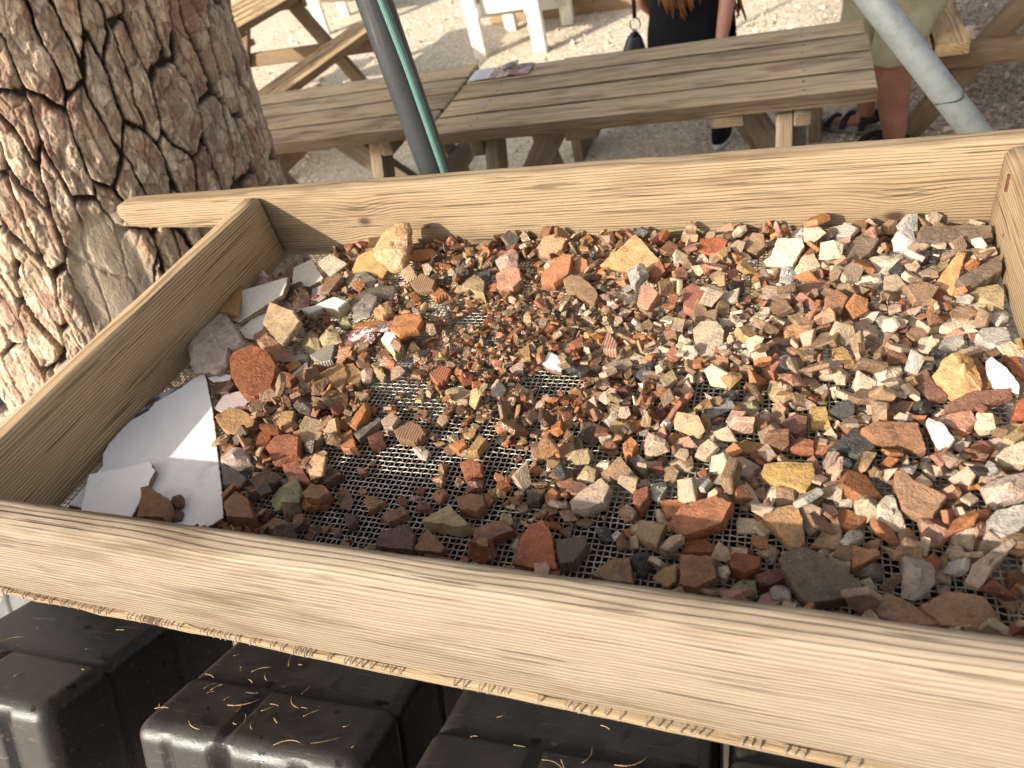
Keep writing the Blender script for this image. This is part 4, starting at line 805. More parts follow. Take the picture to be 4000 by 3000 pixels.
def sherd_mesh(name, loc, th, seed, style, two=False):
    r = random.Random(seed); O = ring_outline(loc, r, 4.0 if style == 's' else (5.0 if style == 'r' else 3.2), .55); n = len(O); c = O.mean(0); t = th / 1000.
    rad = np.linalg.norm(O - c, axis=1).mean()
    if style == 'r':
        pl = [(r.uniform(0, 6.28), r.uniform(.25, 1.1), r.uniform(.62, 1.0)) for _ in range(7)]
        def hz(q, base):
            z = base
            for (a, s, k) in pl:
                e = (q - c) @ np.array([math.cos(a), math.sin(a)]) / rad; z = min(z, k * 1.05 - max(e, -.2) * s * .55 + .15)
            return max(z, .12)
        prof = [(.72, 0.), (.95, .22), (1.0, .48), (.93, .72), (.78, .90), (.48, 1.0), (.2, 1.02)]
    else:
        b = min(.0011, t * .14) / max(rad, .004)
        prof = [(.93, 0.), (.985, .10), (1.0, .5), (1 - b * .25, .88), (1 - b, .985), (.62, 1.0), (.25, 1.0)]
    cur = r.uniform(-.10, .10) if style == 's' else 0; ca = r.uniform(0, 6.28); cd = np.array([math.cos(ca), math.sin(ca)])
    V = []; F = []
    for k, (s, z) in enumerate(prof):
        for i in range(n):
            js = r.uniform(-.035, .035) if style == 'r' else (r.uniform(-.02, .02) if k in (1, 2) else 0)
            q = c + (O[i] - c) * (s + js)
            zz_ = z
            if style == 'r' and k > 1: zz_ = min(z, hz(q, z)) + r.uniform(-.03, .03)
            elif style == 's': zz_ = z + (r.uniform(-.05, .05) if k in (1, 2, 3) else r.uniform(-.015, .015))
            V.append((q[0], q[1], zz_ * t + cur * ((q - c) @ cd) ** 2 / max(rad, .01) * (1 if k else 0)))
    top = len(V); V.append((c[0], c[1], (1.02 if style == 'r' else 1.0) * t)); V.append((c[0], c[1], 0)); K = len(prof); mi = []
    for k in range(K - 1):
        for i in range(n): F.append((k * n + i, k * n + (i + 1) % n, (k + 1) * n + (i + 1) % n, (k + 1) * n + i)); mi.append(0 if k >= 3 else 1)
    for i in range(n): F.append(((K - 1) * n + i, (K - 1) * n + (i + 1) % n, top)); mi.append(0)
    for i in range(n): F.append(((i + 1) % n, i, top + 1)); mi.append(1)
    me = pymesh(name, V, F)
    if two: me.polygons.foreach_set('material_index', mi)
    me.polygons.foreach_set('use_smooth', [True] * len(F))
    try: me.set_sharp_from_angle(angle=math.radians(38 if style != 'r' else 32))
    except Exception: pass
    return me

KINDNAME = dict(s=('pottery_sherd', 'sherd', 'potsherds lying in the sieve'), r=('stone', 'stone', 'stones lying in the sieve'), t=('tile_fragment', 'tile piece', 'broken tiles lying in the sieve'))
CELL = .002; GX, GY = 700, 340; HX, HY = -.02, -.63
hm = np.zeros((GY, GX)); occ = np.zeros((GY, GX), bool)
gxs = HX + (np.arange(GX) + .5) * CELL; gys = HY + (np.arange(GY) + .5) * CELL; MXg, MYg = np.meshgrid(gxs, gys)
def poly_mask(P):
    x0, y0 = P.min(0) - .004; x1, y1 = P.max(0) + .004
    i0, i1 = max(0, int((x0 - HX) / CELL)), min(GX, int((x1 - HX) / CELL) + 1); j0, j1 = max(0, int((y0 - HY) / CELL)), min(GY, int((y1 - HY) / CELL) + 1)
    x = MXg[j0:j1, i0:i1]; y = MYg[j0:j1, i0:i1]; res = np.zeros(x.shape, bool)
    for (ax, ay), (bx, by) in zip(P, np.roll(P, -1, 0)):
        if by == ay: continue
        res ^= ((ay > y) != (by > y)) & (x < (bx - ax) * (y - ay) / (by - ay) + ax)
    return (slice(j0, j1), slice(i0, i1)), res
LAND = []
unl = []
for i, (k, cn, th_, sx, sy, org, loc, lab) in enumerate(PIECES):
    nm, cat, grp = KINDNAME[k]; nn = Vector((-sx, -sy, 1)).normalized(); xa = Vector((1, 0, sx)).normalized(); ya = nn.cross(xa)
    Mx = Matrix(((xa.x, ya.x, nn.x, org[0] / 1000), (xa.y, ya.y, nn.y, org[1] / 1000), (xa.z, ya.z, nn.z, org[2] / 1000), (0, 0, 0, 1)))
    two = k == 't'; me = sherd_mesh(nm, loc, th_, 500 + i, k, two)
    o = bpy.data.objects.new(nm, me); COL.objects.link(o); o.matrix_world = Mx
    if k == 't': me.materials.append(GL.get(cn) or GL['white']); me.materials.append(BODY.get(cn, BODY['white']))
    else: me.materials.append(M_RIB if cn in ('ribbed', 'ribdark', 'greystripe') or 'combed' in lab or 'ribbed pink' in lab or 'deep grooves' in lab else (M_SH if k == 's' else M_ST))
    b = np.array(PAL[cn]) * rng.uniform(.9, 1.1); x_ = org[0] / 1000
    wet = .62 if x_ > .62 else (.34 if x_ > .22 else .5)
    o.color = (*b, wet + rng.uniform(-.1, .1))
    tag(o, lab or None, cat, grp)
    P = np.array([(Mx @ Vector((loc[q] / 1000., loc[q + 1] / 1000., th_ / 1000.)))[:2] for q in range(0, len(loc), 2)])
    sl, m = poly_mask(P); topz = org[2] / 1000 + th_ / 1000 * .95 + ((MXg[sl] - org[0] / 1000) * sx + (MYg[sl] - org[1] / 1000) * sy)
    hm[sl] = np.where(m, np.maximum(hm[sl], np.clip(topz, 0, .1)), hm[sl]); occ[sl] |= m
    if lab:
        al = lab
        for cut in (' near ', ' beside ', ' in front', ' behind ', ' below ', ' beneath', ' under ', ' on ', ' against ', ' at ', ' lying', ' leaning', ' touching', ' alone', ' above ', ' left of', ' between', ' standing', ' sitting', ' resting', ' tucked', ' half hidden', ' tilting', ' by the', ' propped', ' in the', ' along', ' pointing', ', '):
            al = al.split(cut)[0]
        LAND.append((org[0] / 1000, org[1] / 1000, al, len(al.split())))
    else: unl.append((o, k, cn))
from collections import Counter
_cnt = Counter(a[2] for a in LAND); LAND = [a for a in LAND if _cnt[a[2]] == 1 and 3 <= a[3] <= 6]
LXY = np.array([(a[0], a[1]) for a in LAND])
used = {}
def auto_label(o, size, colour, shape, x, y):
    d = np.hypot(*(LXY - (x, y)).T); order = np.argsort(d)
    for q in order[:6]:
        dx, dy = x - LXY[q][0], y - LXY[q][1]
        rel = ('behind' if dy > 0 else 'in front of') if abs(dy) > abs(dx) else ('right of' if dx > 0 else 'left of')
        far = 'just ' if d[q] < .035 else ''
        lab = f'{size}{colour} {shape} {far}{rel} the {LAND[q][2]}'
        if lab not in used and len(lab.split()) <= 16: break
    else:
        a, b = order[0], order[1]; lab = f'{size}{colour} {shape} between the {LAND[a][2]} and the {LAND[b][2]}'
        if len(lab.split()) > 16 or lab in used: lab = f'{size}{colour} {shape} {far}{rel} the {LAND[q][2]}'
    used[lab] = used.get(lab, 0) + 1; o['label'] = lab
def cword(cn):
    b = cn.rstrip('0123456789'); return WORD.get(b, b)
for o, k, cn in unl:
    auto_label(o, '', cword(cn), 'stone' if k == 'r' else 'sherd', o.location.x, o.location.y)

# ---- the crowd of smaller pieces, dropped on what lies below
def in_bare(x, y):
    v = 0.
    for (cx_, cy_, a_, b_, c_, d_) in BARE:
        u = a_ * (x - cx_) + b_ * (y - cy_); w = c_ * (x - cx_) + d_ * (y - cy_); q = u * u + w * w
        v = max(v, 1. - sst(.7, 1.25, np.array(math.sqrt(q)))[()])
    return v
LUMP = [lump_proto(200 + i, 8 + i % 4, .52) for i in range(14)]
def plate_proto(seed):
    r = random.Random(seed); bm = bmesh.new(); m = r.choice((3, 4, 4, 5, 5, 6)); a0 = r.uniform(0, 6.3); t = r.uniform(.15, .30)
    pts = [(math.cos(a0 + 6.283 * i / m + r.uniform(-.35, .35)) * r.uniform(.75, 1.15), math.sin(a0 + 6.283 * i / m + r.uniform(-.35, .35)) * r.uniform(.75, 1.15)) for i in range(m)]
    for (x, y) in pts:
        bm.verts.new((x * .93, y * .93, -t)); bm.verts.new((x, y, -t * .6)); bm.verts.new((x * r.uniform(.94, 1.02), y * r.uniform(.94, 1.02), t * .7)); bm.verts.new((x * .88, y * .88, t))
    bmesh.ops.convex_hull(bm, input=bm.verts[:]); bmesh.ops.delete(bm, geom=[v for v in bm.verts if not v.link_faces], context='VERTS')
    bmesh.ops.triangulate(bm, faces=bm.faces[:]); bm.verts.index_update()
    V = np.array([v.co[:] for v in bm.verts]); F = np.array([[v.index for v in f.verts] for f in bm.faces]); bm.free(); return V, F
PLATE = [plate_proto(300 + i) for i in range(16)]
PROTO = PLATE + LUMP
PSHAPE = ['sherd'] * 16 + ['stone'] * 14
MID = [('orange', .13), ('rust', .07), ('red', .07), ('red2', .04), ('brown', .17), ('brown2', .14), ('brown3', .12), ('dkred', .03), ('ochre4', .08), ('ochre7', .07), ('tan2', .07), ('tan3', .05), ('dkbrown', .05), ('dkgrey2', .02), ('black', .015)]
RGT = [('pink2', .07), ('tan3', .14), ('tan4', .15), ('cream3', .12), ('orange', .10), ('orange2', .05), ('brown3', .14), ('brown4', .07), ('red2', .03), ('grey2', .03), ('brown', .07), ('pink3', .05), ('ochre7', .05), ('black', .015)]
LFT = [('rust', .12), ('brown', .18), ('brown2', .18), ('brown3', .10), ('dkbrown', .10), ('dkred', .04), ('ochre5', .10), ('orange', .10), ('tan2', .06), ('ochre4', .04), ('dkgrey2', .03)]
def pick(P):
    u = rng.random() * sum(w for _, w in P)
    for c, w in P:
        u -= w
        if u <= 0: return c
    return P[-1][0]
small = []; tries = 0
while tries < 17000 and len(small) < 3700:
    tries += 1
    x = rng.uniform(.02, 1.18 if False else .99); y = rng.uniform(-DP + .006, -.006)
    # bare back corner and the tile corner at the left
    if x < .10 + .06 * max(0, -y - .1) and y > -.22 and rng.random() < .9: continue
    if x < .14 and y < -.22 and rng.random() < .8: continue
    dens = 1.
    fx_ = (x - .18) / .45
    if y < -.36 and x < .72: dens = .30 + .25 * max(0, fx_ - .5)
    if .16 < x < .34 and -.56 < y < -.26: dens = .85
    if x > .55: dens *= .92
    dens *= 1 - .93 * in_bare(x, y)
    if rng.random() > dens: continue
    right = 1 / (1 + math.exp(-(x - .60) / .05)); back = max(0, 1 + y / .12)
    med = .0048 + .0034 * right + .0024 * back + (.0012 if y < -.36 else 0) + (.0028 if x < .34 and y < -.26 else 0)
    s = float(np.clip(rng.lognormal(math.log(med), .33), .0030, .0150))
    j = int((y - HY) / CELL); i = int((x - HX) / CELL)
    if occ[j, i] and rng.random() < .93: continue
    q = max(1, int(s * .75 / CELL)); a_ = hm[max(0, j - q):j + q + 1, max(0, i - q):i + q + 1]
    base = float(np.percentile(a_, 60))
    ofr = occ[max(0, j - q):j + q + 1, max(0, i - q):i + q + 1].mean()
    if ofr > .3 and rng.random() < (.97 if s > .0042 else .85): continue
    if base > .010 and rng.random() < .75: continue
    if base > .022: continue
    x = min(max(x, s + .001), WD - s - .001)
    y = min(max(y, -DP + s + .001), -s - .001)
    flat = rng.random() < .84; pi = int(rng.integers(16)) if flat else 16 + int(rng.integers(14))
    e = np.array([rng.uniform(.75, 1.35), rng.uniform(.7, 1.1), rng.uniform(.8, 1.3) if flat else rng.uniform(.75, 1.2)])
    tl = .28 + (.35 if base > .003 else 0)
    rx, ry, rz = rng.normal(0, tl), rng.normal(0, tl), rng.uniform(0, 6.283)
    if rng.random() < .08 and base < .003 and y < -.03: rx += 1.1
    R_ = rotm(rx, ry, 0) @ rotm(0, 0, rz)
    V = PROTO[pi][0] * (e * s) @ R_.T; hz_ = -V[:, 2].min()
    cz = base + hz_ * .93
    pn = RGT if rng.random() < right else (LFT if (y < -.33 and x < .45) or x < .2 else MID)
    cn = pick(pn); col = np.array(PAL[cn]) * rng.uniform(.72, 1.14) * (.92 if right > .5 else 1.)
    wet = (.62 if right > .5 else .17 if pn is MID else .45) + rng.uniform(-.12, .15)
    small.append((s * (e[0] + e[1]) / 2, pi, e * s, (rx, ry, rz), R_, (x, y, cz), (*col, wet), cn))
    rr = int(max(1, s * .9 / CELL)); yy, xx = np.ogrid[-rr:rr + 1, -rr:rr + 1]; disc = (yy * yy + xx * xx) <= rr * rr
    j0, i0 = j - rr, i - rr
    if j0 >= 0 and i0 >= 0 and j0 + 2 * rr + 1 < GY and i0 + 2 * rr + 1 < GX:
        w = hm[j0:j0 + 2 * rr + 1, i0:i0 + 2 * rr + 1]; w[:] = np.where(disc, np.maximum(w, cz + V[:, 2].max() * .8), w)
small.sort(key=lambda t: -t[0])
PM = [npmesh(PSHAPE[i], V, F) for i, (V, F) in enumerate(PROTO)]
for me in PM: me.polygons.foreach_set('use_smooth', [False] * len(me.polygons))
n_s = sum(1 for p in PIECES if p[0] == 's'); n_r = sum(1 for p in PIECES if p[0] == 'r')
room = {'sherd': 296 - n_s, 'stone': 270 - n_r}; rest = []
for (sz, pi, e, eul, R_, L, col, cn) in small:
    kd = PSHAPE[pi]
    if room[kd] <= 0: rest.append((pi, R_ * e[None, :], np.array(L), col)); continue
    room[kd] -= 1; nm, cat, grp = KINDNAME['s' if kd == 'sherd' else 'r']
    o = bpy.data.objects.new(nm, PM[pi]); COL.objects.link(o)
    if not PM[pi].materials: PM[pi].materials.append(M_SH if kd == 'sherd' else M_ST)
    o.matrix_world = Matrix.Translation(L) @ Matrix([list(r_) for r_ in R_]).to_4x4() @ Matrix.Diagonal((*e, 1))
    o.color = col; tag(o, None, cat, grp)
    L0, L1 = float(max(e[0], e[1])), float(min(e[0], e[1]))
    big = '' if sz > .0095 else 'small '; sh = ('long ' if L0 > 1.5 * L1 else '') + (kd if kd == 'stone' else random.Random(int(L[0] * 1e5)).choice(('sherd', 'chip', 'flake')))
    auto_label(o, big, cword(cn), sh, L[0], L[1])
if rest: tag(link('rubble', scatter_mesh('rubble', PROTO, rest), M_CHIP, smooth=False), kind='stuff')
print('pieces', len(PIECES), 'small', len(small), 'rest', len(rest), 'dup', sum(v - 1 for v in used.values() if v > 1))
# ring relief pressed into the cream tile, one raised part
for o in [o for o in COL.objects if o.get('label', '').startswith('cream square tile with raised')]:
    V = []; F = []
    for (rad, sq) in ((.0075, 4), (.0042, 3)):
        k0 = len(V); m = 20
        for i in range(m):
            a = 6.283 * i / m; f = (abs(math.cos(a)) ** sq + abs(math.sin(a)) ** sq) ** (-1 / sq)
            for (dr, dz) in ((-.0007, 0), (0, .0006), (.0007, 0)): V.append(((rad * f + dr) * math.cos(a) * 1.1, (rad * f + dr) * math.sin(a), .0089 + dz))
        for i in range(m):
            j = (i + 1) % m
            for q in (0, 1): F.append((k0 + i * 3 + q, k0 + j * 3 + q, k0 + j * 3 + q + 1, k0 + i * 3 + q + 1))
    r_ = link('relief', pymesh('relief', V, F), GL['cream'], o, smooth=True); r_.color = o.color

# ------------------------------------------------------------------ black plastic crates under the front board
def plastic_mat():
    n = NT('dusty_black_plastic'); p = n.coord('Object'); g = n.new('ShaderNodeNewGeometry'); up = n.sep(g.outputs['Normal'])[2]
    a = n.noise(p, 26., 4, .6); f = n.noise(p, 420., 3, .65); s = n.noise(p, 900., 2); sc = n.noise(n.vmath('MULTIPLY', p, (6., 60., 60.)), 3., 3)
    dust = n.math('MULTIPLY', n.mapr(up, .35, .9, .03, 1), n.mapr(a, .3, .75, .12, .7))
    c = n.mix(n.math('MULTIPLY', dust, n.mapr(f, .3, .7, .35, 1)), (.016, .015, .015), (.098, .084, .067))
    c = n.mix(n.mapr(s, .70, .76, 0, .7), c, (.32, .27, .20)); c = n.mix(n.mapr(sc, .62, .74, 0, .45), c, (.24, .20, .15))
    wetm = n.mapr(n.noise(p, 34., 2), .66, .69); c = n.mix(wetm, c, (.012, .011, .01))
    ro = n.mix(dust, (.34,) * 3, (.66,) * 3); ro = n.mix(wetm, ro, (.22,) * 3)
    return n.done(c, n.sep(ro)[0], n.bump(n.math('ADD', f, n.math('MULTIPLY', a, .6)), .35, .0012), .5)
M_PLAS = plastic_mat()
ca, sa = math.cos(math.radians(28)), math.sin(math.radians(28)); cb = math.radians(-3)
dd = Vector((math.sin(cb) * ca, math.cos(cb) * ca, -sa)); exx = Vector((math.cos(cb), -math.sin(cb), 0)); nz3 = exx.cross(dd)
MC = Matrix(((exx.x, dd.x, nz3.x, 0), (exx.y, dd.y, nz3.y, 0), (exx.z, dd.z, nz3.z, 0), (0, 0, 0, 1)))
CW, CD, CH = .270, .30, .26
def crate_mesh():
    """upturned tub: rounded box with moulded grooves pressed into top, front and side walls"""
    lo = np.array([0, 0, -CH]); hi = np.array([CW, CD, 0.]); N = 74; r = .018; VV = []; QQ = []; k = 0
    g = np.linspace(0, 1, N); g = np.where(g < .5, .5 * (2 * g) ** 1.25, 1 - .5 * (2 - 2 * g) ** 1.25); A_, B_ = np.meshgrid(g, g, indexing='ij')
    for ax in range(3):
        for sd in (0, 1):
            if ax == 2 and sd == 0: continue
            P = np.zeros((N, N, 3)); u, v = [i for i in range(3) if i != ax]
            P[..., u] = lo[u] + A_ * (hi[u] - lo[u]); P[..., v] = lo[v] + B_ * (hi[v] - lo[v]); P[..., ax] = (hi if sd else lo)[ax]
            In = np.clip(P, lo + r, hi - r); D = P - In; D /= np.linalg.norm(D, axis=-1, keepdims=True); Q = In + D * r
            s_, t_, z_ = P[..., 0], P[..., 1], P[..., 2]
            ga = np.exp(-((t_ - .088) / .0035) ** 4) * .0045 + np.clip((t_ - .088) / .004, 0, 1) * .0022
            gb = np.exp(-((s_ - .112) / .0045) ** 4) * .0045 * (t_ < .086)
            gf = (np.exp(-((s_ - .112) / .012) ** 6) * .010 + np.exp(-((s_ - .045) / .006) ** 4) * .004 + np.exp(-((s_ - .205) / .010) ** 6) * .008) * np.clip((.03 - t_) / .03, 0, 1) * np.clip(-z_ / .03, 0, 1)
            gc = np.exp(-((t_ - .19) / .003) ** 4) * -.003 * (s_ > CW * .9) * np.clip(-z_ / .02, 0, 1)
            Q = Q - D * (ga + gb + gf + gc)[..., None] + D * ((fbm(s_ * 12 + z_ * 9, t_ * 12 + z_ * 7, 5) - .5) * .0015)[..., None]
            idx = np.arange(N * N).reshape(N, N) + k; q = np.stack([idx[:-1, :-1], idx[1:, :-1], idx[1:, 1:], idx[:-1, 1:]], -1).reshape(-1, 4)
            flip = (sd == 1) != (ax == 1); QQ.append(q if flip else q[:, ::-1]); VV.append(Q.reshape(-1, 3)); k += N * N
    me = npmesh('body', np.vstack(VV), np.vstack(QQ))
    bm = bmesh.new(); bm.from_mesh(me); bmesh.ops.remove_doubles(bm, verts=bm.verts[:], dist=.0004); bmesh.ops.recalc_face_normals(bm, faces=bm.faces[:]); bm.to_mesh(me); bm.free()
    me.polygons.foreach_set('use_smooth', [True] * len(me.polygons)); return me
cbody = crate_mesh(); crim = bm_mesh('rim', bevel_box(CW + .03, CD + .03, .018, .005, 2, (CW / 2, CD / 2, -CH + .006)))
O2 = Vector((.159, -.703, -.13))
for (s_, t_, lab) in ((0., 0., 'black plastic crate in the middle, its rounded top littered with straw'), (-.385, -.006, 'dusty black plastic crate in the corner left of the others'), (.316, -.018, 'black plastic crate with wet spots, mostly hidden under the front board'), (.594, .01, 'black plastic crate in deep shade at the right end of the row')):
    t = thing('plastic_crate', lab, 'crate', O2 + exx * s_ + dd * t_, MC.to_euler(), 'black plastic crates below the sieve')
    link('body', cbody, M_PLAS, t); link('rim', crim, M_PLAS, t, smooth=True)
# tall black bin added so that the space under the mesh reads dark
t = thing('added_dark_bin', 'black plastic bin added to darken the space under the wire mesh', 'bin', (.5, -.22, GROUND))
for (nm, sx_, sy_, sz_, c_) in (('side_wall', 1.10, .02, .80, (0, .24, .40)), ('side_wall', 1.10, .02, .70, (0, -.20, .35)), ('side_wall', .02, .42, .80, (-.55, .02, .40)), ('side_wall', .02, .42, .80, (.55, .02, .40)), ('floor_panel', 1.08, .42, .02, (0, .02, .30))):
    link(nm, bm_mesh(nm, bevel_box(sx_, sy_, sz_, .005, 1, c_)), M_PLAS, t)
# lower row of crates that the tilted ones rest on (same kind, hardly seen)
for k in range(0): pass
# straw and pine needle litter on the crates and boards
STRAW = []
def straw(p, d, L, w, bend, up):
    d = Vector(d).normalized(); s_ = d.cross(Vector(up)).normalized(); pts = []
    for q in range(5):
        f = q / 4 - .5; pts.append(Vector(p) + d * L * f + s_ * bend * (f * f) * L + Vector(up) * (w + .0006))
    m = tube_mesh('tmp', pts, [w * .7, w, w, w, w * .6], 5); V = np.array([v.co[:] for v in m.vertices])
    m.calc_loop_triangles(); F = np.array([t_.vertices[:] for t_ in m.loop_triangles]); bpy.data.meshes.remove(m); return V, F
sp = []
def on_crate(s, t_): return O2 + exx * s + dd * t_ + nz3 * .0005
for _ in range(48):
    u = rng.random()
    if u < .72: s, t_ = np.clip(rng.normal(.13, .06), .012, .26), np.clip(abs(rng.normal(.035, .05)) + .005, .008, .2)
    elif u < .92: s, t_ = rng.uniform(.33, .55), rng.uniform(.01, .12)
    else: s, t_ = rng.uniform(-.3, -.12), rng.uniform(.03, .15)
    a = rng.uniform(0, 6.28); L = float(np.clip(rng.lognormal(math.log(.011), .55), .004, .034))
    sp.append((on_crate(s, t_), exx * math.cos(a) + dd * math.sin(a), L, rng.uniform(.0003, .0007), rng.uniform(-.8, .8), nz3))
for (x, y) in ((.30, -.5618), (.18, -.548), (.09, -.545), (.2, .012)):
    pass
items = []; pr_ = []
for q in sp:
    pr_.append(straw(*q)); items.append((len(pr_) - 1, np.eye(3), np.zeros(3), (*np.array([.42, .31, .16]) * rng.uniform(.6, 1.25), .6)))
tag(link('straw', scatter_mesh('straw', pr_, items), chip_mat('straw', 'tint', .6, .2), smooth=True), kind='stuff')
# ------------------------------------------------------------------ picnic tables
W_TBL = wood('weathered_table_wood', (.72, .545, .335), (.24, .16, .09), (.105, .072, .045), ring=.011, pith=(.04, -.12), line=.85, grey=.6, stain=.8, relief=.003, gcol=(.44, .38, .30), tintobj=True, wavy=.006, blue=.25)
W_LEG = wood('table_leg_wood', (.25, .19, .13), (.12, .085, .055), ring=.009, pith=(.03, -.2), line=.6, grey=.5, stain=.4, tintobj=True)
def picnic(label, loc, rz, L, W, planks, battens, frames, braces, tint=(1, 1, 1, 1), bench=(1, -1), H=.75, boff=.60, seed=0, bw=.115, splay=.52, extra=0):
    t = thing('picnic_table', label, 'picnic table', (loc[0], loc[1], GROUND), (0, 0, rz), 'picnic tables on the gravel')
    R = random.Random(seed); pw = (W - .015 * (planks - 1)) / planks
    tv = lambda: (lambda f: tuple(c * f for c in tint[:3]) + (1,))(R.uniform(.86, 1.1))
    for i in range(planks):
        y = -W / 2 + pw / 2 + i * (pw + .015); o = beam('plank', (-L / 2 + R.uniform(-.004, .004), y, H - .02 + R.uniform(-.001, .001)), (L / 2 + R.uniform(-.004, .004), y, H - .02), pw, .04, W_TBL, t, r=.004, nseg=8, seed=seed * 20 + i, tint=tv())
        for fx in frames:
            for dy in (-.03, .03):
                nl = link('screw', screw_me, M_SCREW, o, (fx + R.uniform(-.004, .004), dy, .0206))
    for bx, bl in battens: beam('batten', (bx, -bl / 2, H - .058), (bx, bl / 2, H - .058), .10, .035, W_LEG, t, r=.003, nseg=3, seed=seed + 40, tint=tv())
    for fx in frames:
        sgn = 1 if fx < 0 else -1
        beam('beam', (fx, -W / 2 + .03, H - .06), (fx, W / 2 - .03, H - .06), .045, .08, W_LEG, t, nseg=3, seed=seed + 50, tint=tv())
        beam('beam', (fx, -boff - .12, .36), (fx, boff + .12, .36), .045, .09, W_LEG, t, nseg=3, seed=seed + 51, tint=tv())
        for s in (1, -1): beam('leg', (fx + sgn * .047, s * (W / 2 - .10), H - .05), (fx + sgn * .047, s * splay, .0), .045, .09, W_LEG, t, nseg=4, seed=seed + 52 + s, up=(0, 1, 0), tint=tv())
    for (x0, x1, z1) in braces: beam('brace', (x0, 0, H - .09), (x1, 0, z1), .09, .045, W_LEG, t, nseg=3, seed=seed + 60, up=(0, 1, 0), tint=tv())
    for s in bench:
        for k in (-1, 1):
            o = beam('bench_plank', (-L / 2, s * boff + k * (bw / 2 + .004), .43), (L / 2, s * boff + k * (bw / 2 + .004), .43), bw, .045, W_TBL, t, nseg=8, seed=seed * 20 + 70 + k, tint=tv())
            for fx in frames: link('screw', screw_me, M_SCREW, o, (fx, 0, .0231))
    return t
M_SCREW = metal_mat('screw_rust', (.06, .045, .035), .7, .3)
screw_me = tube_mesh('screw', [(0, 0, -.004), (0, 0, .0004)], .0034, 8)
ROT = math.radians(1.)
ta = picnic('weathered picnic table standing behind the sieve, leaflet on its end', (.315, 1.455), ROT, 1.30, .545, 4, ((.27, .52), (-.15, .50)), (.475, -.50), ((.28, .475, .33), (-.28, -.50, .33)), seed=1)
tb = picnic('weathered picnic table between the pine trunk and the dark pole', (-1.055, 1.50), math.radians(2.), 1.40, .56, 4, ((-.02, .54), (.2, .4)), (.50, -.50), ((.16, .50, .33),), seed=2, tint=(.96, .98, .98, 1))
tc = picnic('picnic table at the right with cracked pale bench planks', (1.93, 3.02), math.radians(90.), 1.50, .70, 5, ((0, .6),), (-.62, .62), (), seed=3, boff=.69, tint=(1.15, 1.05, .9, 1), splay=.74)
td = picnic('sunlit picnic table beyond the pine trunk', (-2.66, 3.12), math.radians(86.), 1.75, .62, 5, ((0, .5),), (.66, -.66), (), seed=4, boff=.585, tint=(1.1, 1.0, .85, 1), bw=.12, splay=.62)

# leaflet and a little plastic bag on the table
def leaflet_mat():
    n = NT('leaflet_print'); p = n.coord('Object'); x, y, z = n.sep(p)
    txt = n.math('MULTIPLY', n.math('GREATER_THAN', n.math('SINE', n.math('MULTIPLY', x, 420.)), .35), n.math('GREATER_THAN', n.noise(n.comb(n.math('MULTIPLY', x, 60.), n.math('MULTIPLY', y, 300.), 0), 1., 2), .45))
    txt = n.math('MULTIPLY', txt, n.math('LESS_THAN', n.math('ABSOLUTE', n.math('ADD', y, .0)), .05)); txt = n.math('MULTIPLY', txt, n.math('COMPARE', x, -.075, .022))
    c = n.mix(n.math('MULTIPLY', txt, .6), (.62, .62, .68), (.2, .2, .25))
    ph = n.ramp(n.noise(p, 45., 3), [(.35, (.16, .09, .06)), (.5, (.50, .34, .20)), (.62, (.60, .50, .38))]); ph2 = n.ramp(n.noise(n.vmath('MULTIPLY', p, (1., 2.4, 1.)), 32., 2), [(.36, (.05, .045, .05)), (.48, (.20, .13, .11)), (.58, (.55, .30, .25))])
    c = n.mix(n.math('GREATER_THAN', x, -.035), c, ph); c = n.mix(n.math('GREATER_THAN', x, .025), c, (.60, .62, .66)); c = n.mix(n.math('GREATER_THAN', x, .038), c, ph2)
    return n.done(c, .3, None, .4)
lv = []; lf = []
for i in range(13):
    for j in range(4):
        x = -.115 + .23 * i / 12; lv.append((x, -.055 + .11 * j / 3, .004 + .003 * abs(math.sin(i / 12 * 6.28 * 1.0)) * (1 if 0 < i < 12 else .4) + .0005))
for i in range(12):
    for j in range(3): lf.append((i * 4 + j, i * 4 + j + 1, i * 4 + j + 5, i * 4 + j + 4))
nb = len(lv); lv += [(x, y, z - .0012) for x, y, z in lv]; lf2 = [tuple(k + nb for k in f[::-1]) for f in lf]; lf = [f[::-1] for f in lf] + [f[::-1] for f in lf2]
LP = (-.222, 1.655, -.2995)
tag(link('leaflet', pymesh('leaflet', lv, lf), leaflet_mat(), None, LP, (0, 0, math.radians(2)), smooth=True), 'folded printed leaflet lying on the end of the picnic table', 'leaflet')
bagm = NT('clear_plastic'); bagm.b.inputs['Transmission Weight'].default_value = .75; M_BAG = bagm.done((.9, .88, .85), .2, None, .5)
t = thing('plastic_bag', 'small clear plastic bag with brown bits lying on the leaflet', 'plastic bag', (-.195, 1.665, -.288))
bv = [lump_proto(900, 14, .5)]
link('film', npmesh('film', bv[0][0] * np.array([.035, .045, .03]) + np.array([0, .01, .012]), bv[0][1]), M_BAG, t, smooth=True)
for i in range(4): o = link('crumb', npmesh('crumb', lump_proto(910 + i, 9, .7)[0] * .010, lump_proto(910 + i, 9, .7)[1]), M_ST, t, ((i % 2) * .014 - .004, (i // 2) * .016 - .012, .007)); o.color = (.20, .12, .06, .7)

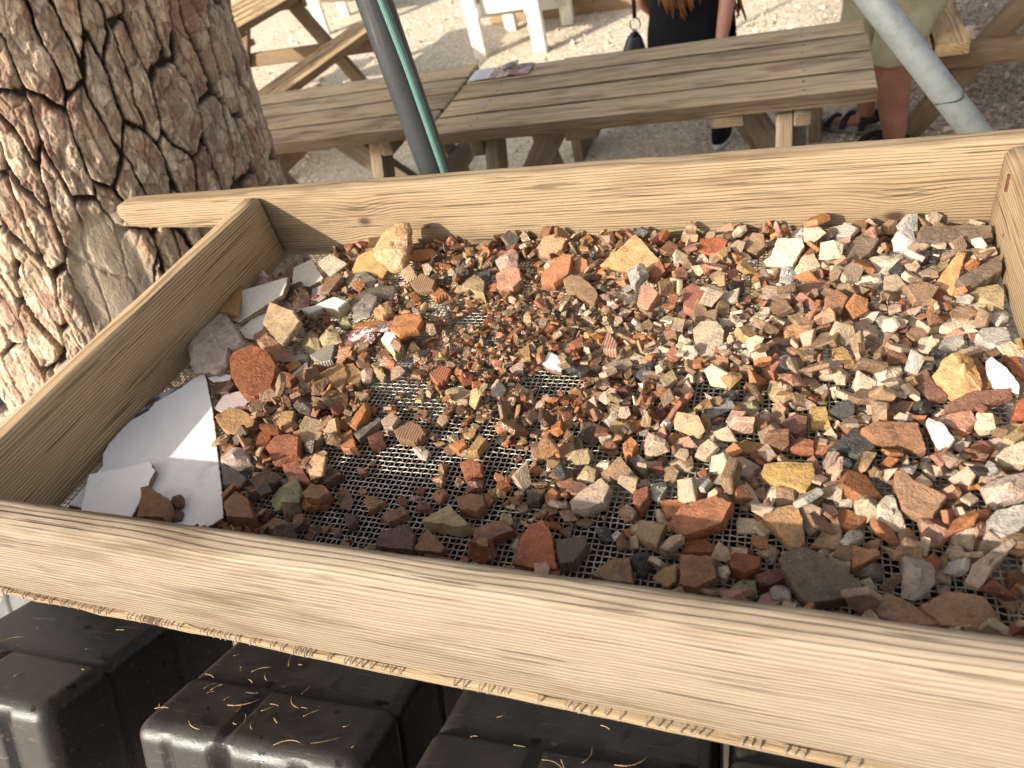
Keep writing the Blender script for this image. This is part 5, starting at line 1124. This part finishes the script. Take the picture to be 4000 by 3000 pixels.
# ------------------------------------------------------------------ poles behind the sieve
t = thing('pole', 'dark grey steel pole behind the back board with a green hose along it', 'pole', (.26, .10, GROUND))
link('tube', tube_mesh('tube', [(-.005, .005, 0), (0, 0, 1.1), (-.028, -.01, 1.8), (-.07, -.02, 2.8)], [.0245] * 4, 24), M_DKPOLE, t, smooth=True)
hp_ = [(-.07 + .026 + .0, -.035, 2.8), (.0, -.033, 1.95), (.004, -.032, 1.5), (.020, -.026, 1.3), (.027, -.022, 1.12), (.030, -.012, .95), (.03, -.01, .1)]
def hose_mat():
    n = NT('green_braided_hose'); u = n.coord('UV'); ux, uy, _ = n.sep(u)
    a = n.math('ADD', n.math('MULTIPLY', ux, 9.), n.math('MULTIPLY', uy, 9.)); b = n.math('SUBTRACT', n.math('MULTIPLY', uy, 9.), n.math('MULTIPLY', ux, 9.))
    l = n.math('MAXIMUM', n.math('COMPARE', n.math('FRACT', a), .5, .13), n.math('COMPARE', n.math('FRACT', b), .5, .13))
    c = n.mix(l, (.03, .115, .095), (.18, .30, .26)); st = n.math('COMPARE', ux, .50, .045); c = n.mix(st, c, (.62, .55, .08))
    return n.done(c, .3, None, .5)
def hose(pts, rad):
    m = 14; seg = []
    for a, b in zip(pts, pts[1:]):
        k = max(2, int((Vector(b) - Vector(a)).length / .012))
        for i in range(k): seg.append(Vector(a).lerp(Vector(b), i / k))
    seg.append(Vector(pts[-1]))
    for _ in range(10): seg = [seg[0]] + [(seg[i - 1] + seg[i] * 2 + seg[i + 1]) / 4 for i in range(1, len(seg) - 1)] + [seg[-1]]
    me = tube_mesh('hose', seg, rad, m, False); uv = me.uv_layers.new(name='UVMap'); circ = 2 * math.pi * rad
    for pgi, pg in enumerate(me.polygons):
        i, k = divmod(pgi, m); d = .012
        for li, (du, dv) in zip(pg.loop_indices, ((0, 0), (1, 0), (1, 1), (0, 1))): uv.data[li].uv = ((k + du) / m, (i + dv) * d / circ)
    return me
tag(link('garden_hose', hose(hp_, .0058), hose_mat(), None, (.26, .10, GROUND), smooth=True), 'green braided garden hose with yellow stripe running up the dark pole', 'hose')
p0, p1 = Vector((.600, .16, .58)), Vector((1.62, .16, -.80))
dp = (Vector((.985, .16, .065)) - Vector((.856, .16, .236))).normalized()
t = thing('support_pole', 'pale galvanised steel pole slanting behind the back board', 'pole', Vector((.985, .16, .065)))
link('tube', tube_mesh('tube', [-dp * 1.1, Vector((0, 0, 0)), dp * 1.35], .0165, 24), M_GALV, t, smooth=True)
link('weld_bead', tube_mesh('weld_bead', [dp * -.038 + Vector((.018 * math.cos(a) * dp.z * -1, -.0172 * math.sin(a), .018 * math.cos(a) * dp.x)) + dp * .006 * math.sin(a * 2) for a in np.linspace(.2, 2.6, 12)], .0009, 6), M_DKPOLE, t, smooth=True)
# rusty red tile piece on the ground at the right
o = link('brick_piece', npmesh('brick_piece', lump_proto(77, 12, .6)[0] * np.array([.055, .04, .035]), lump_proto(77, 12, .6)[1]), M_SH, None, (1.53, 2.2, GROUND + .014)); o.color = (.30, .14, .08, .8)
tag(o, 'broken red brick piece on the gravel at the right', 'brick')

# ------------------------------------------------------------------ white wooden garden chairs
def white_mat():
    n = NT('worn_white_paint'); p = n.coord('Object'); x = n.noise(n.vmath('MULTIPLY', p, (14., 14., 14.)), 1., 4, .65); f = n.noise(p, 90., 3)
    c = n.mix(n.mapr(x, .56, .72, 0, .7), (.72, .70, .64), (.42, .37, .28)); c = n.mix(n.mapr(f, .66, .76, 0, .6), c, (.25, .2, .14))
    return n.done(c, .6, n.bump(f, .2, .001), .35)
M_WHITE = white_mat()
def chair(label, loc, rz, s=1.):
    t = thing('garden_chair', label, 'garden chair', (loc[0], loc[1], GROUND), (0, 0, rz), 'white wooden garden chairs on the gravel')
    B = lambda nm, a, b, w, h, up=(0, 0, 1): beam(nm, [v * s for v in a], [v * s for v in b], w * s, h * s, M_WHITE, t, nseg=2, up=up, r=.004)
    for x in (.05, .55): B('leg', (x, 0, 0), (x, 0, .60), .05, .105, (1, 0, 0))
    for x in (.05, .55): B('leg', (x, .60, 0), (x, .60, .42), .05, .10, (1, 0, 0))
    B('apron', (.0, .06, .36), (.60, .06, .36), .03, .13)
    for x in (.095, .505): B('side_rail', (x, -.02, .34), (x, .80, .13), .035, .10)
    for k in range(5): B('seat_slat', (0, .06 + k * .088, .425 - k * .021), (.60, .06 + k * .088, .425 - k * .021), .075, .02)
    for k in range(5): B('back_slat', (.10 + k * .10, .50, .30), (.08 + k * .11, .86, 1.02), .085, .02, (0, -1, .5))
    for x in (.02, .58): B('armrest', (x, -.08, .61), (x, .72, .61), .12, .022)
    B('back_rail', (0, .66, .57), (.60, .66, .57), .04, .07)
    return t
chair('white wooden garden chair beyond the picnic table, its legs half in shade', (-1.46, 4.32), math.radians(-6), .95)
chair('white wooden garden chair far off beside the top of the dark pole', (-3.55, 5.62), math.radians(8), 1.)
ed = thing('timber_edging', 'brown timber edging along the gravel behind the white chair', 'edging', (0, 5.05, GROUND))
beam('beam', (-1.6, .10, .10), (2.6, -.30, .10), .09, .20, W_LEG, ed, nseg=8, tint=(1.5, 1.35, 1.1, 1))

# ------------------------------------------------------------------ pale container and box behind the sieve at the left
def plain(name, c, rough=.6): n = NT(name); p = n.coord('Object'); a = n.noise(p, 20., 4); return n.done(n.mix(n.mapr(a, .4, .7, 0, .5), c, tuple(v * .7 for v in c)), rough, n.bump(a, .1, .002), .4)
t = thing('storage_box', 'pale green grey box beyond the trunk at the left edge', 'box', (-2.75, .62, GROUND))
link('body', bm_mesh('body', bevel_box(.75, .36, .20, .02, 3, (0, 0, .10))), plain('pale_plastic', (.42, .43, .36)), t, smooth=True)
link('lid', bm_mesh('lid', bevel_box(.78, .39, .035, .012, 2, (0, 0, .217))), plain('pale_plastic_lid', (.52, .47, .36)), t, smooth=True)
link('base', bm_mesh('base', bevel_box(.76, .37, .03, .008, 2, (0, 0, .012))), plain('blue_grey_base', (.16, .20, .27)), t, smooth=True)
pb = thing('plastic_pipe', 'wide grey white plastic pipe beside the left crate', 'pipe', (-.34, -.52, -.36))
link('tube', tube_mesh('tube', [(-.35, -.1, -.35), (.0, .0, 0), (.30, .09, .30)], .075, 28), plain('grey_plastic', (.10, .105, .105), .6), pb, smooth=True)
link('collar', tube_mesh('collar', [(.02, .007, .02), (.06, .021, .06)], .081, 28), plain('grey_plastic_collar', (.085, .09, .09), .6), pb, smooth=True)

# ------------------------------------------------------------------ people (seen from below the chest)
def skin_body(name, chains, mat, parent, sub=2, root=0):
    me = bpy.data.meshes.new(name); V = []; E = []; Rr = []
    key = {}
    for ch in chains:
        prev = None
        for (p, r) in ch:
            k = tuple(round(c, 4) for c in p)
            if k not in key: key[k] = len(V); V.append(p); Rr.append(r if hasattr(r, '__len__') else (r, r))
            if prev is not None and prev != key[k]: E.append((prev, key[k]))
            prev = key[k]
    me.from_pydata(V, E, []); me.update()
    o = bpy.data.objects.new(name, me); COL.objects.link(o); me.materials.append(mat)
    if parent is not None: o.parent = parent
    sk = o.modifiers.new('skin', 'SKIN'); sk.use_smooth_shade = True
    for i, d in enumerate(me.skin_vertices[0].data): d.radius = Rr[i]; d.use_root = (i == root)
    sd = o.modifiers.new('sub', 'SUBSURF'); sd.levels = sub; sd.render_levels = sub
    return o
def skin_mat(name, c, red):
    n = NT(name); p = n.coord('Object'); a = n.noise(p, 14., 4, .65); c = n.mix(n.mapr(a, .35, .68), c, red); n.b.inputs['Subsurface Weight'].default_value = .08; n.b.inputs['Subsurface Radius'].default_value = (.02, .008, .004)
    return n.done(c, .5, n.bump(n.noise(p, 240., 2), .15, .001), .4)
def cloth(name, c, s=1.):
    n = NT(name); p = n.coord('Object'); w = n.noise(p, 600., 2); f = n.noise(p, 11., 3, .6, .6)
    return n.done(n.mix(n.mapr(f, .35, .7), c, tuple(v * .72 for v in c)), .9, n.bump(n.math('ADD', n.math('MULTIPLY', w, .15), f), .7 * s, .012), .2)
SK1 = skin_mat('tanned_skin', (.36, .185, .125), (.30, .11, .075)); SK2 = skin_mat('fair_skin', (.50, .26, .19), (.55, .27, .20))
def fingers(base, d, side, up, L=.075, curl=.5):
    """four unequal bent fingers and a thumb that leaves the side of the palm"""
    base, d, side, up = map(Vector, (base, d, side, up)); ch = []
    for i, k in enumerate((.92, 1., .95, .78)):
        p = base + side * (-.028 + .019 * i) + d * .05; c1 = p + d * L * .45 * k; c2 = c1 + (d * math.cos(curl) - up * math.sin(curl)) * L * .32 * k; c3 = c2 + (d * math.cos(2 * curl) - up * math.sin(2 * curl)) * L * .25 * k
        ch.append([(tuple(base), (.026, .015)), (tuple(p), (.011, .010)), (tuple(c1), .009), (tuple(c2), .008), (tuple(c3), .0065)])
    tb_ = base - side * .030 + d * .008; ch.append([(tuple(base), (.026, .015)), (tuple(tb_), .012), (tuple(tb_ - side * .022 + d * .025), .010), (tuple(tb_ - side * .028 + d * .052 - up * .01), .0075)])
    return ch
# man: khaki shorts, sandals, standing, turned away
man = thing('person', 'man in khaki shorts and dark sandals standing behind the slanting pole', 'person', (1.12, 2.36, GROUND))
mo = Vector((1.12, 2.36, GROUND)); q = lambda x, y, z: (x - mo.x, y - mo.y, z - mo.z)
hipc = q(1.13, 2.40, -.16)
chains = [[(hipc, (.15, .11)), (q(1.13, 2.41, .02), (.14, .10)), (q(1.13, 2.40, .22), (.17, .11)), (q(1.13, 2.40, .36), (.15, .09)), (q(1.13, 2.40, .45), .055), (q(1.13, 2.39, .52), .055)],
 [(hipc, (.15, .11)), (q(1.165, 2.35, -.30), .088), (q(1.125, 2.315, -.58), .070), (q(1.12, 2.325, -.68), .072), (q(1.125, 2.33, -.78), .068), (q(1.145, 2.31, -.92), .050), (q(1.155, 2.30, -1.0), .038)],
 [(q(1.155, 2.30, -1.0), .038), (q(1.12, 2.38, -1.018), (.042, .026)), (q(1.07, 2.46, -1.024), (.042, .020))],
 [(hipc, (.15, .11)), (q(1.06, 2.47, -.33), .085), (q(1.02, 2.52, -.58), .058), (q(1.02, 2.545, -.72), .056), (q(1.05, 2.56, -.90), .040), (q(1.06, 2.565, -.99), .037)],
 [(q(1.06, 2.565, -.99), .037), (q(.99, 2.60, -1.01), (.042, .026)), (q(.92, 2.64, -1.02), (.042, .019))],
 [(q(1.13, 2.40, .36), (.15, .09)), (q(1.31, 2.40, .34), .055), (q(1.36, 2.39, .06), .045), (q(1.33, 2.34, -.17), .033), (q(1.325, 2.33, -.22), (.030, .018))],
 [(q(1.13, 2.40, .36), (.15, .09)), (q(.95, 2.42, .34), .055), (q(.90, 2.48, .08), .045), (q(.94, 2.62, -.08), .033), (q(.95, 2.66, -.10), (.030, .018))]]
chains += fingers(q(1.325, 2.33, -.22), (0, -.1, -1), (0, 1, 0), (-1, 0, 0)) + fingers(q(.95, 2.66, -.10), (.1, .9, -.3), (1, 0, 0), (0, 0, 1))
mb = skin_body('body', chains, SK1, man)
hd = link('head', npmesh('head', *(lambda V, F: (V, F))(*[np.array(a) for a in (lambda b: (bmesh.ops.create_uvsphere(b, u_segments=18, v_segments=12, radius=1), ([v.co[:] for v in b.verts], [[v.index for v in f.verts][:3] + [[v.index for v in f.verts][-1]] for f in b.faces if len(f.verts) == 4]))[1])(bmesh.new())]) ) if False else bm_mesh('head', (lambda b: (bmesh.ops.create_uvsphere(b, u_segments=18, v_segments=12, radius=.1), b)[1])(bmesh.new())), SK1, man, q(1.13, 2.40, .64), smooth=True); hd.scale = (.78, .98, 1.18)
hr_ = link('hair', bm_mesh('hair', (lambda b: (bmesh.ops.create_uvsphere(b, u_segments=18, v_segments=12, radius=.105), b)[1])(bmesh.new())), cloth('grey_hair', (.14, .11, .09)), man, q(1.13, 2.395, .665), smooth=True); hr_.scale = (.79, .98, 1.05)
KH = cloth('khaki_cotton', (.40, .36, .24))
def sleeve(name, pts, rads, mat, parent, n=22, wob=.06, seed=0, hem=True):
    """open cloth tube with folds and a turned hem"""
    R = random.Random(seed); P = [Vector(p) for p in pts]; fine_ = []
    for i in range(len(P) - 1):
        for k in range(5): f = k / 5; fine_.append((P[i].lerp(P[i + 1], f), [rads[i][a] * (1 - f) + rads[i + 1][a] * f for a in (0, 1)]))
    fine_.append((P[-1], list(rads[-1]))); V = []; F = []
    ph = [R.uniform(0, 6.3) for _ in range(4)]
    for i, (p, (ra, rb_)) in enumerate(fine_):
        for k in range(n):
            a = 6.2832 * k / n; w = 1 + wob * (math.sin(3 * a + ph[0] + i * .35) * .5 + math.sin(5 * a + ph[1] - i * .5) * .3 + math.sin(2 * a + ph[2] + i * .9) * .4)
            V.append((p.x + math.cos(a) * ra * w, p.y + math.sin(a) * rb_ * w, p.z + math.sin(4 * a + ph[3]) * .003))
    m = len(fine_)
    for i in range(m - 1):
        for k in range(n): F.append((i * n + k, i * n + (k + 1) % n, (i + 1) * n + (k + 1) % n, (i + 1) * n + k))
    me = pymesh(name, V, F); o = link(name, me, mat, parent, smooth=True); so = o.modifiers.new('thick', 'SOLIDIFY'); so.thickness = .005; so.offset = 0
    sb = o.modifiers.new('sub', 'SUBSURF'); sb.levels = 1; sb.render_levels = 1
    return o
sh = thing('shorts', '', '')if False else None
sleeve('shorts', [q(1.13, 2.40, -.06), q(1.13, 2.40, -.20), q(1.14, 2.37, -.28)], [(.168, .125), (.185, .145), (.175, .15)], KH, man, seed=1)
sleeve('shorts_leg', [q(1.15, 2.365, -.25), q(1.165, 2.345, -.36), q(1.145, 2.33, -.50), q(1.122, 2.32, -.655)], [(.125, .12), (.125, .115), (.105, .10), (.086, .086)], KH, man, seed=2, wob=.14)
sleeve('shorts_leg', [q(1.07, 2.44, -.25), q(1.05, 2.48, -.38), q(1.025, 2.515, -.52), q(1.02, 2.53, -.645)], [(.115, .11), (.105, .10), (.095, .095), (.085, .085)], KH, man, seed=3, wob=.14)
sleeve('shirt', [q(1.13, 2.40, .42), q(1.13, 2.40, .30), q(1.13, 2.40, .05), q(1.13, 2.40, -.12)], [(.10, .08), (.205, .13), (.175, .13), (.185, .14)], cloth('grey_shirt', (.20, .22, .25)), man, seed=4)
SHOE = cloth('dark_sandal', (.035, .033, .034)); SOLE = plain('grey_sole', (.22, .21, .19), .7)
def sandal(heel, dirv):
    h = Vector(heel); d = Vector(dirv).normalized(); s_ = Vector((0, 0, 1)).cross(d); ol = []
    for a in range(20):
        an = 6.2832 * a / 20; L = math.cos(an); ol.append(h + d * (.105 + L * .135) + s_ * math.sin(an) * (.046 + .006 * L))
    V = [(*p.xy, GROUND - mo.z + .002) for p in ol] + [((p.x - h.x) * 1.03 + h.x, (p.y - h.y) * 1.03 + h.y, GROUND - mo.z + .022 + .004 * math.cos(6.28 * i / 20)) for i, p in enumerate(ol)] + [(*p.xy, GROUND - mo.z + .034) for p in ol]
    F = [(i, (i + 1) % 20, 20 + (i + 1) % 20, 20 + i) for i in range(20)] + [(20 + i, 20 + (i + 1) % 20, 40 + (i + 1) % 20, 40 + i) for i in range(20)] + [tuple(range(40, 60)), tuple(range(19, -1, -1))]
    o = link('sandal', pymesh('sandal', V, F), SOLE, man, smooth=True)
    for (f, zt, w) in ((.02, .085, .044), (.10, .075, .050), (.17, .052, .050)):
        pts = [h + d * (f + .01) + s_ * math.cos(a) * (w + .004) + Vector((0, 0, GROUND - mo.z + .03 + (zt - .03) * math.sin(a) - h.z)) for a in np.linspace(0, math.pi, 12)]
        link('strap', tube_mesh('strap', pts, .013, 8), SHOE, o, smooth=True)
    pts = [h + d * .03 - d * .055 * math.sin(a) + s_ * math.cos(a) * .046 + Vector((0, 0, GROUND - mo.z + .075 - h.z)) for a in np.linspace(0, math.pi, 12)]
    link('strap', tube_mesh('strap', pts, .014, 8), SHOE, o, smooth=True)
sandal(q(1.085, 2.545, GROUND), (-.82, .45, 0)); sandal(q(1.17, 2.27, GROUND), (-.5, .86, 0))

# woman: black top, long auburn curls, sitting on a bench with her back to the table
BN = thing('bench', 'low plank bench behind the picnic table under the woman', 'bench', (.3, 2.62, GROUND))
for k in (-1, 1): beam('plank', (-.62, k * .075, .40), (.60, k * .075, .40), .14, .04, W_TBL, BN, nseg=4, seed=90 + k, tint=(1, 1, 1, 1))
for x in (-.55, .55): beam('leg', (x, 0, 0), (x, 0, .38), .05, .26, W_LEG, BN, nseg=2, up=(0, 1, 0), tint=(1, 1, 1, 1))
wom = thing('person', 'woman in black with long auburn curls sitting behind the picnic table', 'person', (.3, 2.56, GROUND))
wo = Vector((.3, 2.56, GROUND)); w_ = lambda x, y, z: (x - wo.x, y - wo.y, z - wo.z)
hip = w_(.30, 2.56, -.56)
chains = [[(hip, (.155, .11)), (w_(.30, 2.55, -.42), (.125, .09)), (w_(.30, 2.55, -.26), (.13, .09)), (w_(.30, 2.55, -.13), (.12, .08)), (w_(.30, 2.55, -.05), .05), (w_(.30, 2.56, .02), .05)],
 [(hip, (.155, .11)), (w_(.385, 2.74, -.57), .075), (w_(.41, 2.90, -.60), .055), (w_(.415, 2.78, -.80), .048), (w_(.425, 2.60, -.95), .038), (w_(.428, 2.57, -1.0), .034), (w_(.43, 2.66, -1.025), (.036, .02))],
 [(hip, (.155, .11)), (w_(.22, 2.76, -.57), .075), (w_(.20, 2.98, -.60), .055), (w_(.20, 2.98, -.80), .048), (w_(.20, 2.98, -.97), .036), (w_(.20, 3.08, -1.02), (.036, .02))],
 [(w_(.30, 2.55, -.13), (.12, .08)), (w_(.462, 2.54, -.13), .045), (w_(.500, 2.49, -.34), .038), (w_(.468, 2.44, -.52), .028), (w_(.462, 2.435, -.555), (.026, .016))],
 [(w_(.30, 2.55, -.13), (.12, .08)), (w_(.135, 2.55, -.13), .045), (w_(.105, 2.56, -.34), .038), (w_(.16, 2.72, -.48), .028), (w_(.17, 2.76, -.50), (.026, .016))]]
chains += fingers(w_(.462, 2.435, -.555), (-.1, -.1, -1), (0, 1, 0), (1, 0, 0), .065) + fingers(w_(.17, 2.76, -.50), (.2, .9, -.3), (1, 0, 0), (0, 0, 1), .065)
skin_body('body', chains, SK2, wom)
BLK = cloth('black_cotton', (.012, .012, .016))
hd = link('head', bm_mesh('head', (lambda b: (bmesh.ops.create_uvsphere(b, u_segments=18, v_segments=12, radius=.1), b)[1])(bmesh.new())), SK2, wom, w_(.30, 2.57, .12), smooth=True); hd.scale = (.76, .95, 1.15)
sleeve('top', [w_(.30, 2.55, -.06), w_(.30, 2.55, -.12), w_(.30, 2.55, -.28), w_(.30, 2.55, -.42), w_(.30, 2.56, -.56), w_(.30, 2.57, -.63)], [(.07, .06), (.145, .10), (.150, .115), (.148, .112), (.165, .125), (.17, .13)], BLK, wom, seed=7, wob=.05)
skin_body('trousers', [[(w_(.30, 2.60, -.58), (.165, .105)), (w_(.385, 2.74, -.57), .092), (w_(.41, 2.91, -.60), .072), (w_(.415, 2.78, -.80), .064), (w_(.425, 2.61, -.95), .056), (w_(.427, 2.595, -.975), .054)], [(w_(.30, 2.60, -.58), (.165, .105)), (w_(.22, 2.76, -.57), .092), (w_(.20, 2.99, -.60), .072), (w_(.20, 2.98, -.80), .062), (w_(.20, 2.98, -.97), .055)]], BLK, wom)
def shoe(heel, dirv):
    h = Vector(heel); d = Vector(dirv).normalized(); s_ = Vector((0, 0, 1)).cross(d); V = []; F = []; m = 18
    rings = [(0, 1.0, 1.0), (.014, 1.05, 1.04), (.026, 1.0, 1.02)]
    for (z, kx, ky) in rings:
        for a in range(m):
            an = 6.2832 * a / m; L = math.cos(an); V.append(h + d * (.10 + L * .128 * kx) + s_ * math.sin(an) * (.042 + .004 * L) * ky + Vector((0, 0, z + (.012 if z > .03 and L < -.6 else 0))))
    for k in range(2):
        for i in range(m): F.append((k * m + i, k * m + (i + 1) % m, (k + 1) * m + (i + 1) % m, (k + 1) * m + i))
    F += [tuple(range(m - 1, -1, -1)), tuple(2 * m + i for i in range(m))]
    o = link('shoe', pymesh('shoe', V, F), plain('white_sole', (.72, .72, .70), .6), wom, smooth=True)
    V = []; F = []
    for (z, L0, w, off) in ((.022, .127, .0435, .10), (.058, .112, .041, .09), (.085, .062, .036, .055), (.108, .045, .034, .045)):
        for a in range(m): an = 6.2832 * a / m; V.append(h + d * (off + math.cos(an) * L0) + s_ * math.sin(an) * w + Vector((0, 0, z)))
    for k in range(3):
        for i in range(m): F.append((k * m + i, k * m + (i + 1) % m, (k + 1) * m + (i + 1) % m, (k + 1) * m + i))
    link('upper', pymesh('upper', V, F), BLK, o, smooth=True)
shoe(w_(.425, 2.52, GROUND), (.12, 1, 0)); shoe(w_(.20, 2.93, GROUND), (0, 1, 0))
n = NT('auburn_hair'); p = n.coord('Object'); s1 = n.noise(n.vmath('MULTIPLY', p, (260., 260., 30.)), 1., 3)
M_HAIR = n.done(n.mix(n.mapr(s1, .3, .7), (.09, .034, .012), (.26, .11, .038)), .38, n.bump(s1, .5, .003), .5)
hb = bm_mesh('hair', (lambda b: (bmesh.ops.create_uvsphere(b, u_segments=18, v_segments=12, radius=.112), b)[1])(bmesh.new()))
hair = link('hair', hb, M_HAIR, wom, w_(.30, 2.555, .13), smooth=True); hair.scale = (.85, 1., 1.12)
R = random.Random(5); hv = []; hf = []; k0 = 0
for i in range(60):
    side = i >= 48
    x0 = R.uniform(.235, .375) if not side else R.uniform(.49, .545); ph = R.uniform(0, 6.3); zt = .12 if not side else -.02; zb = R.uniform(-.41, -.33) - (.03 if abs(x0 - .33) < .05 else 0) if not side else R.uniform(-.50, -.38); y0 = 2.455 if not side else 2.53
    pts = []
    for s in range(22):
        f = s / 21; z = zt + (zb - zt) * f; amp = .005 + .011 * f; x = .30 + (x0 - .30) * min(1, .45 + f * .8) if not side else .40 + (x0 - .40) * min(1, f * 3)
        pts.append(w_(x + math.cos(ph + f * 11) * amp, y0 + .04 * (1 - min(1, f * 3)) - .012 * f + math.sin(ph + f * 11) * amp - R.uniform(0, .002), z))
    m = tube_mesh('tmp', pts, [.017 * (1 - .78 * (s / 21) ** 2) for s in range(22)], 7); hv += [v.co[:] for v in m.vertices]; hf += [tuple(v + k0 for v in pg.vertices) for pg in m.polygons]; k0 = len(hv); bpy.data.meshes.remove(m)
link('hair_curls', pymesh('hair_curls', hv, hf), M_HAIR, wom, smooth=True)
# handbag at her side, hanging from a strap with a metal ring
bg = thing('handbag', 'black handbag with a metal ring hanging beside the woman', 'handbag', (.075, 2.50, -.62)); b_ = lambda x, y, z: (x - .075, y - 2.50, z + .62)
LEA = NT('black_leather'); p = LEA.coord('Object'); M_LEA = LEA.done((.014, .015, .02), .35, LEA.bump(LEA.noise(p, 200., 3), .2, .001), .5)
V = []; F = []
for (z, w, d) in ((-.80, .075, .05), (-.78, .085, .055), (-.62, .075, .045), (-.50, .035, .02), (-.475, .015, .012)):
    for a in range(14): an = 6.2832 * a / 14; V.append(b_(.075 + (z + .62) * .12 + math.copysign(abs(math.cos(an)) ** .6, math.cos(an)) * w, 2.50 + math.sin(an) * d, z))
for k in range(4):
    for i in range(14): F.append((k * 14 + i, k * 14 + (i + 1) % 14, (k + 1) * 14 + (i + 1) % 14, (k + 1) * 14 + i))
F += [tuple(range(13, -1, -1)), tuple(56 + i for i in range(14))]
link('bag_body', pymesh('bag_body', V, F), M_LEA, bg, smooth=True)
link('ring', tube_mesh('ring', [b_(.105 + .022 * math.cos(a), 2.475, -.435 + .026 * math.sin(a)) for a in np.linspace(0, 6.2832, 25)], .0035, 8, False), metal_mat('bag_ring', (.75, .62, .55), .25, 1.), bg, smooth=True)
link('strap', tube_mesh('strap', [b_(.105, 2.475, -.41), b_(.112, 2.47, -.30), b_(.14, 2.50, -.10), b_(.15, 2.55, -.065), b_(.14, 2.60, -.12)], .009, 8), M_LEA, bg, smooth=True)
link('strap', tube_mesh('strap', [b_(.100, 2.48, -.46), b_(.095, 2.49, -.49)], .010, 8), M_LEA, bg, smooth=True)
